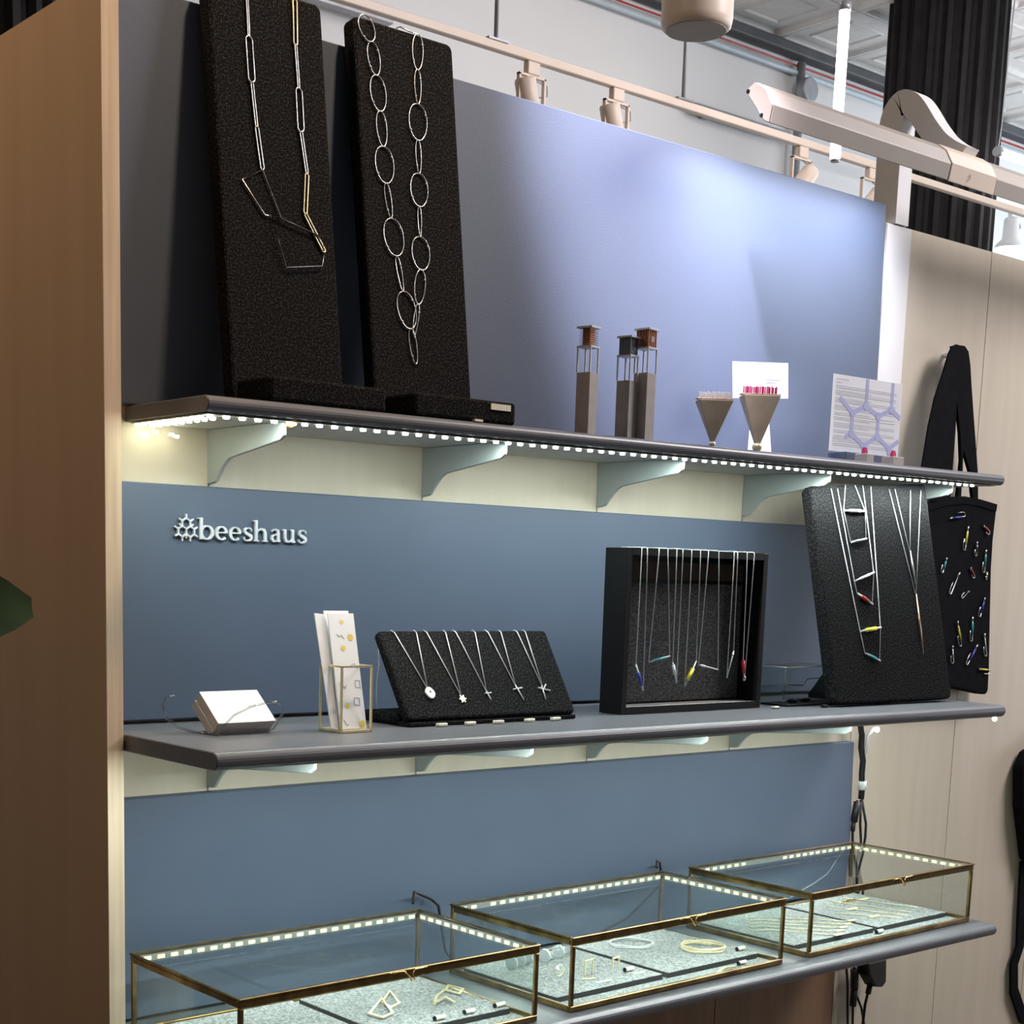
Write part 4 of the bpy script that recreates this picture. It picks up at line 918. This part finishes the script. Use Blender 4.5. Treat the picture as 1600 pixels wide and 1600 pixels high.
o = tube_tag(2, .240, .030, 'rolled cream price tag at the front of the right glass case'); o.location.z = ZB + .0042
# black cables looping behind the cases
tag(obj('case_cable', MB().tube([(.325, -.045, ZB + .113), (.335, -.035, ZB + .128), (.350, -.028, ZB + .122), (.372, -.030, ZB + .112), (.385, -.032, ZB + .10), (.40, -.032, ZB + .03), (.42, -.03, ZB + .004)], .0022, 6), 'rubber'), 'black cable end looping behind the left and middle cases', 'cable')
tag(obj('case_cable', MB().tube([(.860, -.040, ZB + .112), (.868, -.032, ZB + .122), (.880, -.028, ZB + .118), (.886, -.03, ZB + .08), (.80, -.034, ZB + .030), (.70, -.036, ZB + .006)], .0022, 6), 'rubber'), 'black cable looping over the back of the middle case', 'cable')
tag(obj('thin_wire', MB().tube([(1.400, -.036, ZB + .100), (1.375, -.034, ZB + .075), (1.350, -.034, ZB + .050), (1.31, -.034, ZB + .035), (1.26, -.034, ZB + .022), (1.20, -.034, ZB + .003)], .0012, 5), 'greymetal'), 'thin pale wire hanging behind the right glass case', 'wire')

# ------------------------------------------------------------------ hanging power cables at the right of the wall
def cable(label, pts, y, r=.0032, grp='black power cables beside the cases'):
    return tag(obj('power_cable', MB().tube([(x, y, z) for x, z in pts], r, 7), 'rubber'), label, 'cable', grp)
c = cable('thick bundled black cable hanging below the middle shelf', [(1.436, 1.262), (1.438, 1.235), (1.446, 1.212), (1.446, 1.188), (1.455, 1.161), (1.454, 1.135), (1.458, 1.102), (1.457, 1.085)], -.022, .0062)
obj('label_wrap', MB().tube([(1.4575, -.022, 1.121), (1.4585, -.022, 1.104)], .0085, 8), 'paper', c)
obj('led_tail', MB().tube([(1.484, -.022, 1.224), (1.459, -.026, 1.211), (1.455, -.026, 1.175)], .0035, 6), 'white', c)
obj('led', MB().ball((1.482, -.030, 1.222), .0055, 10, 6), 'led', c)
c = cable('left branch of the hanging cables with a barrel plug', [(1.449, 1.083), (1.441, 1.036), (1.44, 1.02), (1.443, .993), (1.462, .947), (1.466, .91), (1.463, .885), (1.455, .80), (1.449, .752), (1.458, .708), (1.464, .654), (1.471, .60)], -.020, .0026)
obj('plug', MB().tube([(1.449, -.020, 1.080), (1.441, -.020, 1.040)], .0072, 8), 'rubber', c)
obj('plug_neck', MB().tube([(1.441, -.020, 1.040), (1.440, -.020, 1.022)], .0045, 8), 'rubber', c)
c = cable('middle branch of the hanging cables with a long inline plug', [(1.460, 1.083), (1.463, 1.034), (1.471, .99), (1.472, .90), (1.472, .754), (1.479, .734), (1.482, .697), (1.481, .66), (1.486, .60)], -.020, .0026)
obj('plug', MB().tube([(1.477, -.020, .738), (1.482, -.020, .697)], .0078, 8), 'rubber', c); obj('plug', MB().tube([(1.4815, -.020, .694), (1.481, -.020, .660)], .0070, 8), 'rubber', c)
c = cable('right branch of the hanging cables', [(1.463, 1.083), (1.482, 1.033), (1.483, 1.006), (1.476, .969), (1.4685, .943), (1.488, .90), (1.489, .75), (1.4895, .682), (1.51, .652), (1.529, .60)], -.020, .0026)
c = thing('power_adapter', 'black plug-in power adapter hanging under the bottom shelf', 'adapter', (1.515, -.034, .70))
obj('body', MB().prism([(-.034, .056), (.031, .056), (.036, .006), (.024, -.004), (-.002, .001), (-.025, .027)], lambda u, v, w: (u, w, v), -.014, .014), 'rubber', c, .004, 2)
obj('lead', MB().tube([(-.002, 0, .001), (-.013, 0, -.038), (-.018, 0, -.10)], .0030, 7), 'rubber', c); obj('strain_relief', MB().tube([(-.001, 0, .003), (-.006, 0, -.016)], .0058, 8), 'rubber', c)

# second bag at the right edge of the picture
t = thing('black_bag', 'black bag hanging low at the far right edge of the wall', 'bag', (0, 0, 0))
obj('body', MB().prism([(2.050, 1.147), (2.027, 1.112), (2.040, 1.026), (2.087, .899), (2.20, .87), (2.36, .89), (2.38, 1.16), (2.2, 1.20)], lambda u, v, w: (u, -w, v), .004, .034), 'cloth', t, .008, 2)
obj('strap', MB().ribbon([(2.105, .895), (2.112, .78), (2.119, .695), (2.100, .655), (2.110, .592), (2.160, .520), (2.25, .48)], .028, lambda u, v, w: (u, -w, v), .006, .012), 'cloth', t)
obj('strap', MB().ribbon([(2.26, 1.185), (2.25, 1.38), (2.22, 1.47), (2.19, 1.38), (2.17, 1.19)], .024, lambda u, v, w: (u, -w, v), .010, .016), 'cloth', t)

# ------------------------------------------------------------------ lamp bar on its arched arm
t = thing('lamp_bar', 'long warm-lit white lamp bar held on an arched white arm above the panel', 'lamp', (1.49, .018, 2.1685))
YZ = lambda u, v, w: (w, u, v)
prof = [(-.132, .0995), (-.120, .0935), (-.121, .0845), (-.156, .0395), (-.165, .0345), (-.1705, .0615), (-.157, .0855), (-.140, .0985)]
prof = [(y - .018, z) for y, z in prof]
obj('bar', MB().prism(prof, YZ, -.592, -.108), 'tan', t, .0012, 1); obj('bar', MB().prism(prof, YZ, .036, .62), 'tan', t, .0012, 1)
obj('end_cap', MB().prism(prof, YZ, -.5965, -.5925), 'tan', t, .0012, 1); obj('end_cap', MB().prism(prof, YZ, .6205, .6245), 'cream', t, .0012, 1)
for (y, z) in ((-.134, .089), (-.163, .048)): obj('screw', MB().tube([(-.5975, y - .018 + .012, z), (-.5955, y - .018 + .012, z)], .0035, 8), 'black', t)
grow = [(y * 1.0 - .001 if y < -.16 else y, z) for y, z in prof]
obj('joint', MB().prism([(y + (.0012 if y > -.155 else -.0012), z + (.0012 if z > .06 else -.0012)) for y, z in prof], YZ, -.1075, .0355), 'cream', t, .0015, 2)
arm = [(.0, 0), (.0, .10), (.0, .165), (-.004, .196), (-.018, .212), (-.038, .207), (-.056, .190), (-.080, .158), (-.105, .128), (-.128, .107), (-.150, .090)]
aw = [.052, .052, .052, .050, .046, .042, .040, .038, .038, .042, .050]
def smooth(p, w, n=4):
    P, Q = [], []
    for i in range(len(p) - 1):
        a, b, c, d = p[max(i - 1, 0)], p[i], p[i + 1], p[min(i + 2, len(p) - 1)]
        for k in range(n):
            t_ = k / n
            P.append(tuple(.5 * (2 * b[j] + (c[j] - a[j]) * t_ + (2 * a[j] - 5 * b[j] + 4 * c[j] - d[j]) * t_ ** 2 + (3 * b[j] - a[j] - 3 * c[j] + d[j]) * t_ ** 3) for j in (0, 1))); Q.append(w[i] + (w[i + 1] - w[i]) * t_)
    return P + [p[-1]], Q + [w[-1]]
arm, aw = smooth(arm, aw)
obj('arm', MB().ribbon(arm, aw, lambda u, v, w: (w, u, v), -.030, .010), 'white', t, .004, 2)
obj('marking', MB().ribbon([(-.052, .050), (-.047, .054), (-.046, .048), (-.052, .044)], .0016, lambda u, v, w: (u, w, v), -.1886, -.1883), 'ink', t)

# ------------------------------------------------------------------ behind the partition
t = thing('light_track', 'long warm-lit white ceiling track hung on thin rods behind the panel', 'track', (0, 1.5, 2.885))
obj('rail', MB().box(.2, 6.4, -.012, .012, 0, .022), 'cream', t, .002, 1)
for x in (.65, 1.752, 2.489): obj('rod', MB().tube([(x, 0, .022), (x, 0, 1.058)], .006, 6), 'greymetal', t)
for x in (.65, 1.752, 2.489): obj('rod_clip', MB().box(x - .035, x + .035, -.014, .014, .0225, .028), 'greymetal', t)
def track_spot(x, ang, label):
    t = thing('track_spotlight', label, 'spotlight', (x, 1.5, 2.885), 0, 'spotlights on the hung track')
    obj('adapter', MB().box(-.022, .022, -.011, .011, -.034, -.001), 'cream', t, .002, 1)
    for s in (-1, 1): obj('yoke_arm', MB().box(s * .046 - .003, s * .046 + .003, -.006, .006, -.135, -.036), 'cream', t)
    obj('yoke_top', MB().box(-.049, .049, -.006, .006, -.040, -.034), 'cream', t)
    ax = Matrix.Rotation(ang, 3, 'Y')
    obj('can', MB().lathe([(.026, .0), (.030, .006), (.030, .075), (.027, .082)], 20, (-.004, 0, -.125), ax), 'cream', t)
    obj('knob', MB().tube([(.030, 0, -.115), (.044, 0, -.115)], .014, 12), 'cream', t)
    obj('lead', MB().tube([(.0, 0, -.036), (.02, 0, -.045), (.058, 0, -.050), (.060, 0, -.075), (.03, 0, -.085), (.01, 0, -.08)], .0022, 5), 'greymetal', t)
for x, a_, lab in ((1.884, -.25, 'warm-lit white track spotlight just above the panel, left of four'), (2.212, -.3, 'warm-lit white track spotlight just above the panel, second of four'), (3.055, .75, 'warm-lit white track spotlight tilted right, third of four'), (3.425, .8, 'warm-lit white track spotlight next to the lamp arm, right of four')): track_spot(x, a_, lab)
t = thing('pendant_lamp', 'warm-lit white cylindrical pendant lamp cut by the top of the picture', 'lamp', (1.553, .6, 2.672), 0)
obj('shade', MB().lathe([(.066, 0), (.074, .006), (.077, .02), (.077, .20), (.070, .21)], 36), 'cream', t); obj('diffuser', MB().lathe([(.064, -.002), (.066, .001)], 36), 'tan', t)
obj('stem', MB().tube([(0, 0, .21), (0, 0, 1.27)], .006, 8), 'greymetal', t)
def tube_lamp(label, a, b, r, wire):
    t = thing('tube_lamp', label, 'lamp'); A = Vector(a); B = Vector(b); d = (B - A).normalized()
    obj('tube', MB().tube([A, B], r, 12), 'tubelit', t)
    obj('end_cap', MB().tube([A - d * .022, A], r * 1.15, 12), 'greymetal', t); obj('end_cap', MB().tube([B, B + d * .010], r * .8, 12), 'greymetal', t)
    if wire: obj('wire', MB().tube(wire, .0028, 5), 'greymetal', t)
    return t
tube_lamp('glowing upright tube lamp passing behind the lamp bar', (2.58, 1.0, 3.055), (2.577, 1.0, 2.672), .0145, [(2.58, 1.0, 3.08), (2.58, 1.0, 3.94)])
tube_lamp('glowing level tube lamp at the right edge', (4.66, 1.8, 3.222), (5.9, 1.8, 3.222), .017, [(4.645, 1.8, 3.23), (4.66, 1.8, 3.32), (4.67, 1.8, 3.6), (4.69, 1.8, 3.94)])
# fluted iron column
def column(x, y, r, label, z1=3.94):
    N = 22; pts = []
    for k in range(N):
        for f_, rr in ((0, 1.0), (.30, 1.0), (.42, .90), (.65, .87), (.88, .90)):
            a_ = 2 * PI * (k + f_) / N; pts.append((x + r * rr * math.cos(a_), y + r * rr * math.sin(a_)))
    o = obj('iron_column', MB().prism(pts, FLAT, 0, z1), 'iron'); return tag(o, label, 'column', 'fluted iron columns')
column(4.84, 2.2, .245, 'black fluted iron column behind the lamp arm')
column(.475, 2.0, .245, 'black fluted iron column glimpsed above the wooden end panel')
# far wall fittings
t = thing('wall_conduit', 'grey vertical pipe with a round junction box on the far wall', 'conduit', (4.84, 2.965, 0))
obj('pipe', MB().tube([(0, 0, 2.0), (0, 0, 3.86)], .020, 10), 'greymetal', t); obj('junction_box', MB().lathe([(.05, -.03), (.055, -.02), (.055, .015), (.05, .02)], 18, (.02, -.03, 3.74), Matrix.Rotation(PI / 2, 3, 'X')), 'greymetal', t)
for xa, xb, z, lab in ((4.107, 4.75, 3.50, 'thin grey linear fitting on the far wall, beside the pipe'), (2.0, 2.48, 3.47, 'thin grey linear fitting on the far wall, above the second felt board')):
    t = thing('linear_fitting', lab, 'fitting', (xa, 2.95, z), 0); obj('channel', MB().box(0, xb - xa, -.02, .02, 0, .035), 'greymetal', t, .002, 1); obj('end', MB().box(-.04, -.001, -.008, .008, .008, .024), 'iron', t); obj('bracket', MB().box(.1, .13, .02, .05, .0, .03), 'greymetal', t)
t = thing('light_track', 'second pale track on the far wall at the right edge', 'track', (5.15, 2.6, 3.375)); obj('rail', MB().box(0, 3.0, -.014, .014, 0, .028), 'white', t, .002, 1); obj('wall_arm', MB().box(.8, .83, .015, .40, .004, .024), 'white', t)
t = thing('bell_spotlight', 'white bell shaped spotlight with a lit face at the right edge', 'spotlight', (6.085, 2.6, 3.375))
obj('stem', MB().box(-.018, .018, -.012, .012, -.05, -.001), 'white', t, .002, 1)
obj('shade', MB().lathe([(.072, -.195), (.068, -.178), (.040, -.150), (.036, -.06), (.030, -.05)], 24), 'white', t); obj('lit_face', MB().lathe([(.066, -.199), (.069, -.1955)], 24), 'spotglow', t)
obj('lead', MB().tube([(.03, 0, -.06), (.07, 0, -.065), (.085, 0, -.085), (.06, 0, -.10), (.036, 0, -.095)], .0035, 5), 'greymetal', t)

# ------------------------------------------------------------------ potted plant at the left
t = thing('potted_plant', 'potted plant with dark green leaves, one leaf tip showing at the left edge', 'plant', (-.78, -.05, 0))
obj('pot', MB().lathe([(.11, 0), (.125, .02), (.155, .26), (.165, .27), (.165, .30), (.145, .30), (.14, .27)], 28), 'pot', t)
obj('soil', MB().lathe([(.139, .255), (.139, .275)], 28), 'core', t)
stem_pts = [(0, 0, .27), (.02, .01, .6), (-.01, -.02, .95), (.03, -.05, 1.25), (.02, -.06, 1.62)]
obj('stem', MB().tube(stem_pts, [.016, .014, .012, .010, .006], 8), 'stem', t)
def leaf(base, d, up, L, w):
    base = Vector(base); d = Vector(d).normalized(); up = Vector(up); s = d.cross(up).normalized(); n = s.cross(d)
    vs, fs = [], []; N = 10
    for i in range(N + 1):
        f_ = i / N; ww = w * math.sin(PI * min(1, f_ * .93 + .035)) ** .7 * (1 - .25 * f_); c = base + d * (L * f_) - n * (L * .16 * f_ * f_)
        vs += [c + s * ww + n * ww * .25, c, c - s * ww + n * ww * .25]
    M_ = len(vs); vs2 = [v - n * .0012 for v in vs]
    for i in range(N):
        for j in (0, 1):
            a, b, c_, e = 3 * i + j, 3 * i + j + 1, 3 * i + j + 4, 3 * i + j + 3
            fs += [(a, b, c_, e), (M_ + e, M_ + c_, M_ + b, M_ + a)]
    o = MB().add(vs + vs2, fs, True); lo = obj('leaf', o, 'leaf', t)
    obj('petiole', MB().tube([base - d * .03, base + d * .02], .0028, 6), 'stem', lo)
leaf((.16, -.135, 1.455), (1, -.05, .02), (-.2, -1, .25), .300, .070)
obj('twig', MB().tube([(.025, -.055, 1.36), (.08, -.10, 1.42), (.135, -.134, 1.454)], .0035, 6), 'stem', t)
for bz, an, L in ((.75, 2.2, .26), (.9, 3.6, .25), (1.05, 5.0, .24), (1.15, 2.9, .24), (1.3, 4.1, .22), (1.45, 2.5, .2), (1.58, 3.8, .18)):
    p = (.015 + .05 * math.cos(an), -.04 + .05 * math.sin(an), bz); leaf(p, (math.cos(an), math.sin(an), .35), (0, 0, 1), L, .05)
